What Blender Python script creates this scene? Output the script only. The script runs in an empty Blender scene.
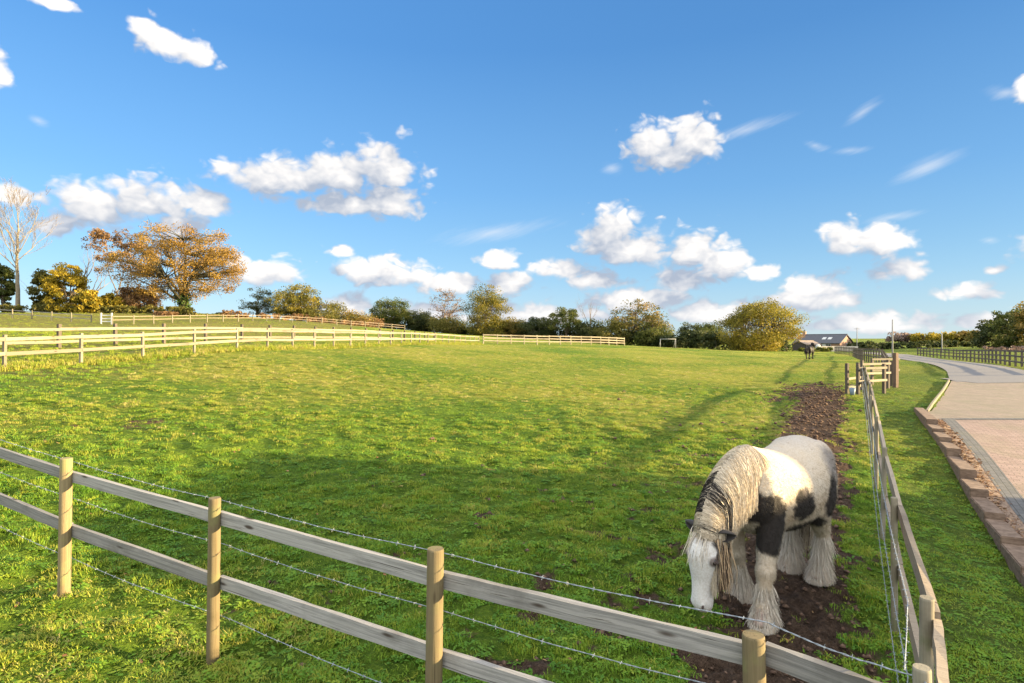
import bpy, bmesh, math, random
import numpy as np
from mathutils import Vector, Matrix
R = math.radians
S = bpy.context.scene
COL = S.collection
rng = np.random.default_rng(7)
random.seed(7)

# ------------------------------------------------------------------ camera
CAMZ, F = 2.30, 600.0
cam = bpy.data.cameras.new('camera'); cam_ob = bpy.data.objects.new('camera', cam); COL.objects.link(cam_ob)
cam_ob.location = (0, 0, CAMZ); cam_ob.rotation_euler = (R(90), 0, 0)
cam.sensor_width = 36; cam.lens = F / 1024 * 36
cam.clip_start = 0.05; cam.clip_end = 8000
S.camera = cam_ob
# ------------------------------------------------------------------ sun, sky, exposure
SUN_EL, SUN_DIR = 10.5, (0.9962, -0.0872)              # horizontal direction towards the sun
sun = bpy.data.lights.new('sun', 'SUN'); sun.energy = 4.4; sun.angle = R(0.6); sun.color = (1.0, 0.77, 0.43)
sun_ob = bpy.data.objects.new('sun', sun); COL.objects.link(sun_ob)
tv = Vector((SUN_DIR[0]*math.cos(R(SUN_EL)), SUN_DIR[1]*math.cos(R(SUN_EL)), math.sin(R(SUN_EL))))
sun_ob.rotation_euler = tv.to_track_quat('Z', 'Y').to_euler()
sun_ob.location = (60, -10, 30)
S.view_settings.view_transform = 'Standard'; S.view_settings.look = 'None'
S.view_settings.gamma = 1.0; S.view_settings.use_curve_mapping = False
S.view_settings.exposure = 2.2
S.render.engine = 'CYCLES'
SKY_STRENGTH = 0.057; FILLCOL = (8.9, 9.0, 9.1)
S.cycles.max_bounces = 4; S.cycles.diffuse_bounces = 2; S.cycles.glossy_bounces = 2; S.cycles.transmission_bounces = 3; S.cycles.transparent_max_bounces = 6

def azel(px, py):
    az = math.atan((px-512)/F); el = math.atan((341-py)/F*math.cos(az)); return az, el

# cumulus: pixel centre, half width, half height; turned into sky directions
CUM = [(170,44,36,15),(196,55,24,12),(152,36,20,16),(-2,72,16,20),
       (255,184,42,20),(300,178,45,20),(345,178,45,26),(385,175,36,30),(390,205,38,16),(345,205,40,13),
       (60,222,26,16),(100,210,44,24),(150,206,42,24),(175,222,30,20),(200,203,30,14),(20,199,34,11),
       (265,275,34,14),(240,262,14,12),(655,146,32,22),(688,143,28,26),(668,160,40,12),
       (610,240,34,26),(640,250,36,24),(695,254,42,22),(720,262,32,16),(685,280,36,12),
       (370,272,36,15),(405,276,46,13),(450,282,40,12),(510,285,30,14),(500,263,22,10),(560,270,40,11),(600,280,30,10),
       (762,274,22,9),(845,240,24,17),(880,242,34,18),(897,266,34,13),(815,290,36,18),(820,300,44,12),(790,300,40,9),
       (970,292,36,9),(995,270,12,5),(340,252,16,6),(640,302,50,12),(715,314,60,14),(540,314,80,11),(345,306,40,12),(880,324,80,10),(1000,322,60,12),(420,312,40,10),
       (1030,90,20,14),(55,2,24,8),(1100,240,70,30)]
CIR = [(925,167,52,12,-0.30),(862,112,32,8,-0.5),(815,145,18,7,0.35),(850,150,26,6,0.0),(495,232,80,12,-0.15),(745,130,60,9,-0.2),(1005,92,30,10,0.2),(990,240,14,5,0.0),(38,120,14,7,.2),(890,217,40,6,-.1),(612,168,14,9,0)]

def N(nt, typ, **kw):
    n = nt.nodes.new(typ)
    for k, v in kw.items():
        if k.startswith('i_'):
            key = k[2:]; key = int(key) if key.isdigit() else key.replace('_', ' ')
            n.inputs[key].default_value = v
        else: setattr(n, k, v)
    return n
def L(nt, a, b): nt.links.new(a, b)

def math_node(nt, op, a, b=None, c=None, clamp=False):
    n = nt.nodes.new('ShaderNodeMath'); n.operation = op; n.use_clamp = clamp
    for i, v in enumerate((a, b, c)):
        if v is None: continue
        if isinstance(v, (int, float)): n.inputs[i].default_value = v
        else: nt.links.new(v, n.inputs[i])
    return n.outputs[0]
def vmath(nt, op, a, b=None):
    n = nt.nodes.new('ShaderNodeVectorMath'); n.operation = op
    for i, v in enumerate((a, b)):
        if v is None: continue
        if isinstance(v, (tuple, list)): n.inputs[i].default_value = v
        else: nt.links.new(v, n.inputs[i])
    return n
def maprange(nt, v, a, b, c=0.0, d=1.0, smooth=True):
    n = nt.nodes.new('ShaderNodeMapRange'); n.interpolation_type = 'SMOOTHSTEP' if smooth else 'LINEAR'
    nt.links.new(v, n.inputs[0])
    for i, x in zip((1,2,3,4), (a,b,c,d)): n.inputs[i].default_value = x
    return n.outputs[0]
def mixcol(nt, fac, a, b, blend='MIX'):
    n = nt.nodes.new('ShaderNodeMix'); n.data_type = 'RGBA'; n.blend_type = blend
    for idx, v in ((0, fac), (6, a), (7, b)):
        if isinstance(v, (int, float)): n.inputs[idx].default_value = v
        elif isinstance(v, (tuple, list)): n.inputs[idx].default_value = tuple(v) + ((1,) if len(v) == 3 else ())
        else: nt.links.new(v, n.inputs[idx])
    return n.outputs[2]
def noise(nt, vec, scale, detail=4, rough=.55, dim='3D', dist=0.0):
    n = nt.nodes.new('ShaderNodeTexNoise'); n.noise_dimensions = dim
    if vec is not None: nt.links.new(vec, n.inputs['Vector'])
    n.inputs['Scale'].default_value = scale; n.inputs['Detail'].default_value = detail
    n.inputs['Roughness'].default_value = rough; n.inputs['Distortion'].default_value = dist
    return n.outputs[0]

# cloud field: input sky coordinates (azimuth, elevation, 0), output density
g = bpy.data.node_groups.new('cloud_field', 'ShaderNodeTree')
g.interface.new_socket('P', in_out='INPUT', socket_type='NodeSocketVector')
g.interface.new_socket('D', in_out='OUTPUT', socket_type='NodeSocketFloat')
gi = g.nodes.new('NodeGroupInput'); go = g.nodes.new('NodeGroupOutput')
P = gi.outputs[0]
field = None
for (px, py, rx, ry) in CUM:
    a, e = azel(px, py); a2, _ = azel(px+rx, py); _, e2 = azel(px, py-ry)
    kx, ky = 1/abs(a2-a)/1.14, 1/abs(e2-e)/1.30
    md_ = g.nodes.new('ShaderNodeVectorMath'); md_.operation = 'MULTIPLY_ADD'; L(g, P, md_.inputs[0])
    md_.inputs[1].default_value = (kx, ky, 0); md_.inputs[2].default_value = (-a*kx, -e*ky, 0); d = md_.outputs[0]
    d = vmath(g, 'MAXIMUM', d, vmath(g, 'MULTIPLY', d, (-1, -1.4, 0)).outputs[0]).outputs[0]
    q = vmath(g, 'DOT_PRODUCT', d, d).outputs['Value']
    field = q if field is None else math_node(g, 'MINIMUM', field, q)
field = math_node(g, 'SQRT', math_node(g, 'MAXIMUM', field, 0.0))
Ps = vmath(g, 'MULTIPLY', P, (1.0, 1.45, 1.0)).outputs[0]
n1 = noise(g, Ps, 14.0, 7, .58, '2D')
wn_ = g.nodes.new('ShaderNodeTexNoise'); wn_.noise_dimensions = '2D'; L(g, Ps, wn_.inputs['Vector']); wn_.inputs['Scale'].default_value = 22; wn_.inputs['Detail'].default_value = 2
wn = vmath(g, 'MULTIPLY', vmath(g, 'SUBTRACT', wn_.outputs['Color'], (.5,.5,.5)).outputs[0], (.05,.05,0)).outputs[0]
f = math_node(g, 'SUBTRACT', 1.10, field)
f = math_node(g, 'MAXIMUM', f, -0.75)
f = math_node(g, 'ADD', f, math_node(g, 'MULTIPLY', math_node(g, 'SUBTRACT', n1, .5), 1.25))
for sc_, am_ in ((24.0, .72), (62.0, .34)):      # billows
    vo = g.nodes.new('ShaderNodeTexVoronoi'); vo.feature = 'F1'; vo.voronoi_dimensions = '2D'; vo.inputs['Scale'].default_value = sc_
    wv = vmath(g, 'ADD', Ps, wn).outputs[0]; L(g, wv, vo.inputs['Vector'])
    f = math_node(g, 'ADD', f, math_node(g, 'MULTIPLY', math_node(g, 'SUBTRACT', .45, vo.outputs['Distance']), am_))
L(g, f, go.inputs[0])

W = bpy.data.worlds.new('World'); S.world = W; W.use_nodes = True
nt = W.node_tree; nt.nodes.clear()
sky = nt.nodes.new('ShaderNodeTexSky'); sky.sky_type = 'NISHITA'; sky.sun_disc = False
sky.sun_elevation = R(SUN_EL); sky.sun_rotation = math.atan2(SUN_DIR[0], SUN_DIR[1])
sky.altitude = 100; sky.air_density = 1.0; sky.dust_density = 0.2; sky.ozone_density = 2.5
hs = N(nt, 'ShaderNodeHueSaturation'); hs.inputs['Saturation'].default_value = 1.18; hs.inputs['Value'].default_value = 1.0
L(nt, sky.outputs[0], hs.inputs['Color'])
tc = nt.nodes.new('ShaderNodeTexCoord')
sx = nt.nodes.new('ShaderNodeSeparateXYZ'); L(nt, tc.outputs['Generated'], sx.inputs[0])
az = math_node(nt, 'ARCTAN2', sx.outputs[0], sx.outputs[1])
el = math_node(nt, 'ARCSINE', sx.outputs[2])
cx = nt.nodes.new('ShaderNodeCombineXYZ'); L(nt, az, cx.inputs[0]); L(nt, el, cx.inputs[1])
Pv = cx.outputs[0]
def field_at(off):
    gn = nt.nodes.new('ShaderNodeGroup'); gn.node_tree = g
    L(nt, vmath(nt, 'ADD', Pv, off).outputs[0], gn.inputs[0]); return gn.outputs[0]
D0 = field_at((0,0,0)); D1 = field_at((0.016, 0.036, 0))
alpha = maprange(nt, D0, 0.05, 0.62)
lit = math_node(nt, 'SUBTRACT', D0, D1)
lit = maprange(nt, lit, -0.30, 1.15, smooth=False)
ccol = mixcol(nt, lit, (1.75, 2.02, 2.5), (4.3, 4.15, 4.0))
low = maprange(nt, el, 0.0, 0.10, 1.0, 0.0)
ccol = mixcol(nt, math_node(nt, 'MULTIPLY', low, .35), ccol, (3.3, 3.4, 3.5))
grad = nt.nodes.new('ShaderNodeValToRGB'); L(nt, math_node(nt, 'MULTIPLY', el, 1.0, clamp=True), grad.inputs[0])
stops = [(0,(2.1,2.95,3.55)),(.10,(1.30,2.45,3.65)),(.24,(.78,1.86,3.45)),(.45,(.41,1.25,2.85)),(1.0,(.25,.85,2.2))]
while len(grad.color_ramp.elements) < len(stops): grad.color_ramp.elements.new(.5)
for e_, (p_, c_) in zip(grad.color_ramp.elements, stops): e_.position = p_; e_.color = (*c_, 1)
base = mixcol(nt, .8, hs.outputs[0], grad.outputs[0])
side = maprange(nt, az, -.75, .75, 1.14, .90)
base = vmath(nt, 'SCALE', base); L(nt, side, base.inputs['Scale']); base = base.outputs[0]
# thin cirrus
cir = None
for (px, py, rx, ry, sl) in CIR:
    a, e = azel(px, py); a2, _ = azel(px+rx, py); _, e2 = azel(px, py-ry)
    d = vmath(nt, 'SUBTRACT', Pv, (a, e, 0)).outputs[0]
    rt = nt.nodes.new('ShaderNodeVectorRotate'); rt.rotation_type = 'Z_AXIS'; L(nt, d, rt.inputs['Vector']); rt.inputs['Angle'].default_value = sl
    d = vmath(nt, 'MULTIPLY', rt.outputs[0], (1/abs(a2-a), 1/abs(e2-e), 0)).outputs[0]
    q = vmath(nt, 'LENGTH', d).outputs['Value']
    cir = q if cir is None else math_node(nt, 'MINIMUM', cir, q)
rot = nt.nodes.new('ShaderNodeVectorRotate'); rot.rotation_type = 'Z_AXIS'; L(nt, Pv, rot.inputs['Vector']); rot.inputs['Angle'].default_value = -0.35
cn = noise(nt, vmath(nt, 'MULTIPLY', rot.outputs[0], (8, 60, 1)).outputs[0], 1.0, 6, .6)
cf = math_node(nt, 'ADD', math_node(nt, 'SUBTRACT', 0.75, cir), math_node(nt, 'MULTIPLY', math_node(nt, 'SUBTRACT', cn, .5), 1.6))
ca = math_node(nt, 'MULTIPLY', maprange(nt, cf, -0.2, 1.2), .55)
base = mixcol(nt, ca, base, (3.6, 3.7, 3.85))
# pale veil of moist air at the horizon
veil = maprange(nt, el, -0.02, 0.16, 0.25, 0.0)
base = mixcol(nt, veil, base, (2.6, 3.2, 3.7))
skycol = mixcol(nt, alpha, base, ccol)
# the sky overhead and behind the camera: unseen bright cloud added to lift shade
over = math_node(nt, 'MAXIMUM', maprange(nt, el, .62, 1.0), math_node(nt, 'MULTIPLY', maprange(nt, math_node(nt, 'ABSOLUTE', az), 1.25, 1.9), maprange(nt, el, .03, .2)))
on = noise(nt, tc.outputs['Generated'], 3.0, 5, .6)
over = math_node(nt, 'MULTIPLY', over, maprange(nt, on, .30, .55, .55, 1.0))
skycol = mixcol(nt, over, skycol, FILLCOL)
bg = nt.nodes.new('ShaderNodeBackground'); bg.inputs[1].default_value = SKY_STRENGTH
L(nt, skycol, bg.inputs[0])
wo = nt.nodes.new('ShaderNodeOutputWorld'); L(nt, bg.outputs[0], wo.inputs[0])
try: W.cycles.sampling_method = 'MANUAL'; W.cycles.sample_map_resolution = 512
except Exception: pass

# ------------------------------------------------------------------ helpers
def tag(o, label=None, cat=None, group=None, kind=None):
    if label: o['label'] = label
    if cat: o['category'] = cat
    if group: o['group'] = group
    if kind: o['kind'] = kind
    return o
def empty(name, loc=(0,0,0), rz=0, label=None, cat=None, group=None):
    o = bpy.data.objects.new(name, None); COL.objects.link(o); o.location = loc; o.rotation_euler = (0,0,rz)
    o.empty_display_size = .2
    return tag(o, label, cat, group)
def mesh_np(name, V, Fc, mat=None, smooth=False, attrs=None, cols=None):
    """V (n,3); Fc list of lists or (m,k) array"""
    me = bpy.data.meshes.new(name)
    V = np.asarray(V, dtype=np.float32).reshape(-1, 3)
    if isinstance(Fc, np.ndarray):
        m, k = Fc.shape; loops = Fc.ravel(); starts = np.arange(0, m*k, k); tot = np.full(m, k)
    else:
        tot = np.array([len(f) for f in Fc]); loops = np.array([i for f in Fc for i in f]); starts = np.concatenate(([0], np.cumsum(tot)[:-1])) if len(Fc) else np.array([])
        m = len(Fc)
    me.vertices.add(len(V)); me.vertices.foreach_set('co', V.ravel())
    if m:
        me.loops.add(len(loops)); me.loops.foreach_set('vertex_index', loops.astype(np.int32))
        me.polygons.add(m); me.polygons.foreach_set('loop_start', starts.astype(np.int32)); me.polygons.foreach_set('loop_total', tot.astype(np.int32))
        me.polygons.foreach_set('use_smooth', np.full(m, smooth))
    if attrs:
        for k_, (typ, arr) in attrs.items():
            a = me.attributes.new(k_, typ, 'POINT')
            if typ == 'FLOAT_VECTOR': a.data.foreach_set('vector', np.asarray(arr, np.float32).ravel())
            elif typ == 'FLOAT_COLOR': a.data.foreach_set('color', np.asarray(arr, np.float32).ravel())
            elif typ == 'INT': a.data.foreach_set('value', np.asarray(arr, np.int32).ravel())
            else: a.data.foreach_set('value', np.asarray(arr, np.float32).ravel())
    me.update(calc_edges=True); me.validate()
    if mat: me.materials.append(mat)
    return me
def link(name, me, parent=None, loc=None, rz=None):
    o = bpy.data.objects.new(name, me); COL.objects.link(o)
    if parent: o.parent = parent
    if loc is not None: o.location = loc
    if rz is not None: o.rotation_euler = (0,0,rz)
    return o
class MB:
    def __init__(s): s.v = []; s.f = []
    def add(s, V, Fc):
        n = len(s.v); s.v += [tuple(p) for p in V]; s.f += [[i+n for i in f] for f in Fc]
    def bar(s, a, b, w, h, up=(0,0,1), seg=1, jit=0.0):
        """box beam from a to b, w sideways, h along up"""
        a, b, up = Vector(a), Vector(b), Vector(up); d = (b-a).normalized()
        side = d.cross(up).normalized(); u = side.cross(d).normalized()
        V = []
        for i in range(seg+1):
            c = a.lerp(b, i/seg)
            j = lambda: random.uniform(-jit, jit)
            for sx_, sz_ in ((-1,-1),(1,-1),(1,1),(-1,1)):
                V.append(c + side*(sx_*w/2 + j()) + u*(sz_*h/2 + j()))
        Fc = [[3,2,1,0]]
        for i in range(seg):
            o = i*4
            for k in range(4): Fc.append([o+k, o+(k+1)%4, o+4+(k+1)%4, o+4+k])
        o = seg*4; Fc.append([o,o+1,o+2,o+3])
        s.add(V, Fc)
    def box(s, x0, x1, y0, y1, z0, z1):
        V = [(x0,y0,z0),(x1,y0,z0),(x1,y1,z0),(x0,y1,z0),(x0,y0,z1),(x1,y0,z1),(x1,y1,z1),(x0,y1,z1)]
        s.add(V, [[3,2,1,0],[4,5,6,7],[0,1,5,4],[1,2,6,5],[2,3,7,6],[3,0,4,7]])
    def tube(s, pts, rad, n=6, cap=True):
        pts = [Vector(p) for p in pts]
        if not hasattr(rad, '__len__'): rad = [rad]*len(pts)
        ref = Vector((0.13, 0.21, 1)) if abs((pts[-1]-pts[0]).normalized().z) < .9 else Vector((1, .1, 0))
        V = []
        for i, p in enumerate(pts):
            t = (pts[min(i+1, len(pts)-1)] - pts[max(i-1, 0)]).normalized()
            u = t.cross(ref).normalized(); w = t.cross(u)
            for k in range(n):
                an = 2*math.pi*k/n
                V.append(p + (u*math.cos(an) + w*math.sin(an))*rad[i])
        Fc = []
        for i in range(len(pts)-1):
            for k in range(n): Fc.append([i*n+k, i*n+(k+1)%n, (i+1)*n+(k+1)%n, (i+1)*n+k])
        if cap: Fc.append(list(range(n))[::-1]); Fc.append([(len(pts)-1)*n+k for k in range(n)])
        s.add(V, Fc)
    def build(s, name, mat, parent=None, smooth=False, loc=None):
        me = mesh_np(name, s.v, s.f, mat, smooth)
        return link(name, me, parent, loc)

# numpy gradient noise
_perm = rng.permutation(256); _perm = np.concatenate([_perm, _perm, _perm])
_ang = rng.uniform(0, 2*np.pi, 256); _gx, _gy = np.cos(_ang), np.sin(_ang)
def pnoise(x, y):
    xi = np.floor(x).astype(int); yi = np.floor(y).astype(int); xf = x-xi; yf = y-yi
    u = xf*xf*xf*(xf*(xf*6-15)+10); v = yf*yf*yf*(yf*(yf*6-15)+10)
    def gr(ix, iy, dx, dy):
        h = _perm[_perm[ix & 255] + (iy & 255)] & 255; return _gx[h]*dx + _gy[h]*dy
    a = gr(xi, yi, xf, yf); b = gr(xi+1, yi, xf-1, yf); c = gr(xi, yi+1, xf, yf-1); d = gr(xi+1, yi+1, xf-1, yf-1)
    return (a*(1-u)+b*u)*(1-v) + (c*(1-u)+d*u)*v
def fbm(x, y, o=4, g_=.5):
    t = 0; a = 1
    for i in range(o): t = t + a*pnoise(x+17.3*i, y-9.1*i); x = x*2.03; y = y*2.03; a *= g_
    return t

# ------------------------------------------------------------------ terrain height
CP = np.array([
 (0,0,0.0),(0,-6,0.0),(-4,5,.11),(-2.2,4.3,-.02),(-0.4,3.2,-.02),(1.4,2,-.04),(2.6,5.8,-.15),(3.8,6,-.27),(5.9,6.9,-.50),(4.2,3.5,-.55),(7,3,-.7),(12,5,-.7),(20,6,-.5),
 (7.2,9.6,-.36),(6,10,-.15),(9.2,13,-.06),(12.5,18.6,.12),(10.9,18.6,.08),(14.4,25,.12),(12,12,-.25),(18,19,.12),(23,31.5,.22),(34,31,.3),
 (-8,2,.35),(-6,10,.45),(0,11,.12),(0,20,.5),(5,20,.3),(0,35,1.0),(10,40,.75),(-8,20,.95),
 (-16.6,19.5,1.36),(-13.1,29,1.80),(-23,30,1.9),(-30,40,2.6),(-4.3,80,1.9),(-12,60,2.25),(18,100,1.63),(30,60,.5),(25,80,1.15),(28,120,.9),(56,135,.2),(85,160,0),
 (30,36,.5),(46,70,.2),(52,80,.2),(75,60,1.0),(120,120,.6),(140,200,.8),
 (-50,73,4.4),(-54,100,7.0),(-79,96,6.9),(-55,150,6.4),(-19,180,4.6),(25,165,1.8),(-90,60,6.0),(-40,20,2.6),(-40,-10,2.4),
 (-300,300,13),(0,400,5),(300,300,3),(250,450,4.3),(300,0,1),(0,-80,-1),(-200,0,9),(150,-80,-1),(-150,-100,5),(600,900,6),(0,1000,6),(-600,900,15),(900,0,3),(-900,0,15),(0,-900,0)], float)
def _phi(r2): return np.where(r2 > 0, r2*np.log(np.maximum(r2, 1e-12)), 0.0)
_sc = 40.0
_xy = CP[:, :2]/_sc
_A = _phi(((_xy[:,None]-_xy[None])**2).sum(-1)) + np.eye(len(CP))*2e-4
_Pm = np.c_[np.ones(len(CP)), _xy]
_M = np.block([[_A, _Pm],[_Pm.T, np.zeros((3,3))]])
_sol = np.linalg.solve(_M, np.r_[CP[:,2], 0,0,0])
def Hn(x, y):
    x = np.asarray(x, float); y = np.asarray(y, float); sh = x.shape
    q = np.stack([x.ravel(), y.ravel()], 1)
    r = np.hypot(q[:,0], q[:,1]); s_ = np.minimum(1, 900/np.maximum(r, 1e-6)); q = q*s_[:,None]/_sc
    out = np.empty(len(q))
    for i in range(0, len(q), 40000):
        b = q[i:i+40000]
        out[i:i+40000] = _phi(((b[:,None]-_xy[None])**2).sum(-1)) @ _sol[:-3] + _sol[-3] + b @ _sol[-2:]
    return out.reshape(sh)
def H(x, y): return float(Hn(np.array([x]), np.array([y]))[0])
def at(px, D): return (px-512)/F*D
# ------------------------------------------------------------------ materials
def new_mat(name):
    m = bpy.data.materials.new(name); m.use_nodes = True; nt = m.node_tree
    b = nt.nodes.get('Principled BSDF'); b.inputs['Roughness'].default_value = .8
    b.inputs['Specular IOR Level'].default_value = .3
    return m, nt, b
def bump(nt, b, h, strength=.5, dist=.02):
    n = nt.nodes.new('ShaderNodeBump'); n.inputs['Strength'].default_value = strength; n.inputs['Distance'].default_value = dist
    L(nt, h, n.inputs['Height']); L(nt, n.outputs[0], b.inputs['Normal'])
def plain(name, c1, c2, scale=8, rough=.8, bstr=.3, stretch=(1,1,1), spec=.3, bd=.01, metal=0):
    m, nt, b = new_mat(name); tcn = nt.nodes.new('ShaderNodeTexCoord')
    v = vmath(nt, 'MULTIPLY', tcn.outputs['Object'], stretch).outputs[0]
    n = noise(nt, v, scale, 6, .62)
    L(nt, mixcol(nt, maprange(nt, n, .32, .68), c1, c2), b.inputs['Base Color'])
    b.inputs['Roughness'].default_value = rough; b.inputs['Specular IOR Level'].default_value = spec; b.inputs['Metallic'].default_value = metal
    bump(nt, b, n, bstr, bd); return m
def timber(name, c1, c2, cdark, along='x', scale=1.0, green=None):
    """weathered wood: streaks along the grain, knots, stains"""
    m, nt, b = new_mat(name); tcn = nt.nodes.new('ShaderNodeTexCoord')
    oi = nt.nodes.new('ShaderNodeObjectInfo')
    off = vmath(nt, 'SCALE', (1.0,1.0,1.0)); off.inputs['Scale'].default_value = 1.0
    cmb = nt.nodes.new('ShaderNodeCombineXYZ')
    for i in range(3): L(nt, math_node(nt, 'MULTIPLY', oi.outputs['Random'], 37.0+11*i), cmb.inputs[i])
    v0 = vmath(nt, 'ADD', tcn.outputs['Object'], cmb.outputs[0]).outputs[0]
    st = {'x': (1.6, 65, 65), 'z': (55, 55, 1.6), 'y': (65, 1.6, 65)}[along]
    v = vmath(nt, 'MULTIPLY', v0, tuple(s*scale for s in st)).outputs[0]
    n = noise(nt, v, 1.0, 8, .65, dist=.6)
    big = noise(nt, v0, 2.2*scale, 5, .6)
    c = mixcol(nt, maprange(nt, n, .3, .7), c1, c2)
    c = mixcol(nt, maprange(nt, n, .60, .70), c, cdark)
    c = mixcol(nt, math_node(nt, 'MULTIPLY', maprange(nt, big, .5, .75), .65), c, cdark)
    if green: c = mixcol(nt, math_node(nt, 'MULTIPLY', maprange(nt, noise(nt, v0, 5.0, 5, .6), .5, .68), .7), c, green)
    kn = nt.nodes.new('ShaderNodeTexVoronoi'); kn.inputs['Scale'].default_value = 1.0; kn.inputs['Randomness'].default_value = 1
    kst = {'x': (2.2, 9, 9), 'z': (9, 9, 2.2), 'y': (9, 2.2, 9)}[along]
    L(nt, vmath(nt, 'MULTIPLY', v0, kst).outputs[0], kn.inputs['Vector'])
    c = mixcol(nt, maprange(nt, kn.outputs['Distance'], .16, .06), c, (cdark[0]*.6, cdark[1]*.5, cdark[2]*.45))
    ck = noise(nt, vmath(nt, 'MULTIPLY', v0, tuple(s*q for s, q in zip(st, {'x': (.35,1.3,1.3), 'z': (1.3,1.3,.35), 'y': (1.3,.35,1.3)}[along]))).outputs[0], 1.0, 3, .5, dist=.4)
    c = mixcol(nt, math_node(nt, 'MULTIPLY', maprange(nt, ck, .665, .70), .85), c, (cdark[0]*.35, cdark[1]*.33, cdark[2]*.3))
    hv = math_node(nt, 'ADD', math_node(nt, 'MULTIPLY', oi.outputs['Random'], .45), .75)
    sc_ = nt.nodes.new('ShaderNodeHueSaturation'); L(nt, c, sc_.inputs['Color']); L(nt, hv, sc_.inputs['Value'])
    L(nt, sc_.outputs[0], b.inputs['Base Color'])
    b.inputs['Roughness'].default_value = .85
    bump(nt, b, n, .5, .006); return m
M = {}
M['rail'] = timber('weathered_rail', (.17,.162,.15), (.33,.31,.285), (.085,.075,.062), 'x', 1.0)
M['post'] = timber('round_post', (.165,.125,.062), (.24,.185,.098), (.085,.062,.030), 'z', 1.0, (.22,.21,.08))
M['post_grey'] = timber('grey_post', (.17,.15,.105), (.24,.21,.15), (.09,.075,.05), 'z', 1.0, (.11,.125,.05))
M['rail_brown'] = timber('brown_rail', (.24,.19,.135), (.32,.26,.19), (.11,.08,.055), 'y', 1.0)
M['pale'] = timber('pale_fence', (.205,.175,.12), (.28,.245,.175), (.115,.092,.058), 'x', .6)
M['dark'] = timber('dark_fence', (.085,.068,.050), (.13,.105,.08), (.05,.038,.028), 'x', .6)
M['redpost'] = timber('reddish_post', (.095,.062,.042), (.15,.10,.07), (.06,.04,.028), 'z', .8)
M['wire'] = plain('galvanised_wire', (.20,.23,.26), (.32,.35,.38), 60, .5, .1, metal=.3)
M['white'] = plain('white_paint', (.50,.50,.47), (.56,.56,.53), 10, .5, .05)

# ------------------------------------------------------------------ ground plan
def FX(y): return 0.35 + y*0.572                 # right-hand fence line
def WX(y): return 12.56 + (y-18.75)*0.566               # face of the retaining wall
ROADL = np.array([(23,31.5),(26.6,36.7),(30.4,43),(34.6,50),(44,67),(58,95),(72,130)], float)
def roadL(y): return np.interp(y, ROADL[:,1], ROADL[:,0])
def in_drive(x, y, m=0.0):
    x = np.asarray(x); y = np.asarray(y)
    a = (y < 18.6) & (x > WX(y)+.12+m)
    bl = 12.8 + (y-18.4)*(10.2/13.1)
    b_ = (y >= 18.6) & (y < 31.5) & (x > bl+m) & (x < 40)
    rw = np.where(y > 31.5, 4.8, 0)
    c = (y >= 31.5) & (y < 130) & (x > roadL(y)+m) & (x < roadL(y)+rw-m)
    return a | b_ | c
def drive_off(y): return .13*np.clip((19.5-np.asarray(y))/3.5, 0, 1)
def mud_mask(x, y):
    d = (FX(y)-x)*.867
    c = .85+.032*np.clip(y-4, 0, 25); w = .60+.022*np.clip(y-4, 0, 25)
    t = np.exp(-((d-c)/w)**2)
    t = t*np.clip((y-1.5)/2, 0, 1)*np.clip((31-y)/5, 0, 1)
    far = np.exp(-((d-1.9)/2.0)**2)*np.clip((y-19)/3, 0, 1)*np.clip((33-y)/4, 0, 1)
    halo = np.exp(-((d-1.8)/2.3)**2)*.34*np.clip((18-y)/5, 0, 1)
    n = fbm(x*1.5, y*1.5, 4)*.62 + fbm(x*4+7, y*4, 4)*.62
    core = np.clip((t*1.35-.52+n*.9)*3.2, 0, 1)
    ha = np.clip((halo-.30+n*.9)*2.5, 0, 1)*.85
    return np.where((d > -0.05) & (d < 8), np.maximum(np.maximum(core, ha), np.clip((far*1.0-.62+n)*2.4, 0, 1)), 0)
def track_bare(x, y):     # small scuffed, bare patches out in the field
    n = fbm(x*.35+3, y*.35+8, 3); m_ = fbm(x*2.2, y*2.2+4, 3)
    p = np.exp(-(((x+7.6)/1.0)**2+((y-12.2)/1.2)**2))
    return np.clip((p*.9+m_*.6-.55)*3, 0, 1)*.7 + np.clip((n-.62+m_*.4)*3, 0, 1)*.3

def lumps(x, y):           # hummocks left by hooves
    n = fbm(x*2.1, y*2.1, 3); return n + .35*np.abs(pnoise(x*4.3+5, y*4.3))
# ------------------------------------------------------------------ ground sheet (polar grid round the camera)
th = np.concatenate([np.linspace(R(-66), R(66), 520), np.linspace(R(66), R(294), 70)[1:-1]])
rr = [0.0, .4]
while rr[-1] < 4500: rr.append(rr[-1]*1.0085 + .004)
rr = np.array(rr)
Rg, Tg = np.meshgrid(rr, th, indexing='ij')
gx, gy = Rg*np.sin(Tg), Rg*np.cos(Tg)
gz = Hn(gx, gy)
drv = in_drive(gx, gy, .10)
mud = mud_mask(gx, gy)*(~drv)
bare = track_bare(gx, gy)
cell = np.maximum(Rg*.0085, Rg*R(.26))
def fade(wl): return np.clip((wl/np.maximum(cell, 1e-4)-2)/2, 0, 1)
verge = (gx > FX(gy)) & ~drv
amp = np.where(verge, .35, 1.0)
disp = (.045*fbm(gx*.9, gy*.9, 2)*fade(1.0) + (.075+.05*np.clip((Rg-8)/8,0,1))*lumps(gx, gy)*fade(.35) + .032*pnoise(gx*8, gy*8)*fade(.12))*amp
disp += mud*(-.03 + .11*fbm(gx*4.5+9, gy*4.5, 4)*fade(.2))
disp += .10*fbm(gx*.12, gy*.12, 2)*np.clip(Rg/25-.3, 0, 1)
gz = gz + np.where(drv, -.08, disp)
nr, ntn = gx.shape
V = np.stack([gx, gy, gz], -1).reshape(-1, 3)
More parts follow.
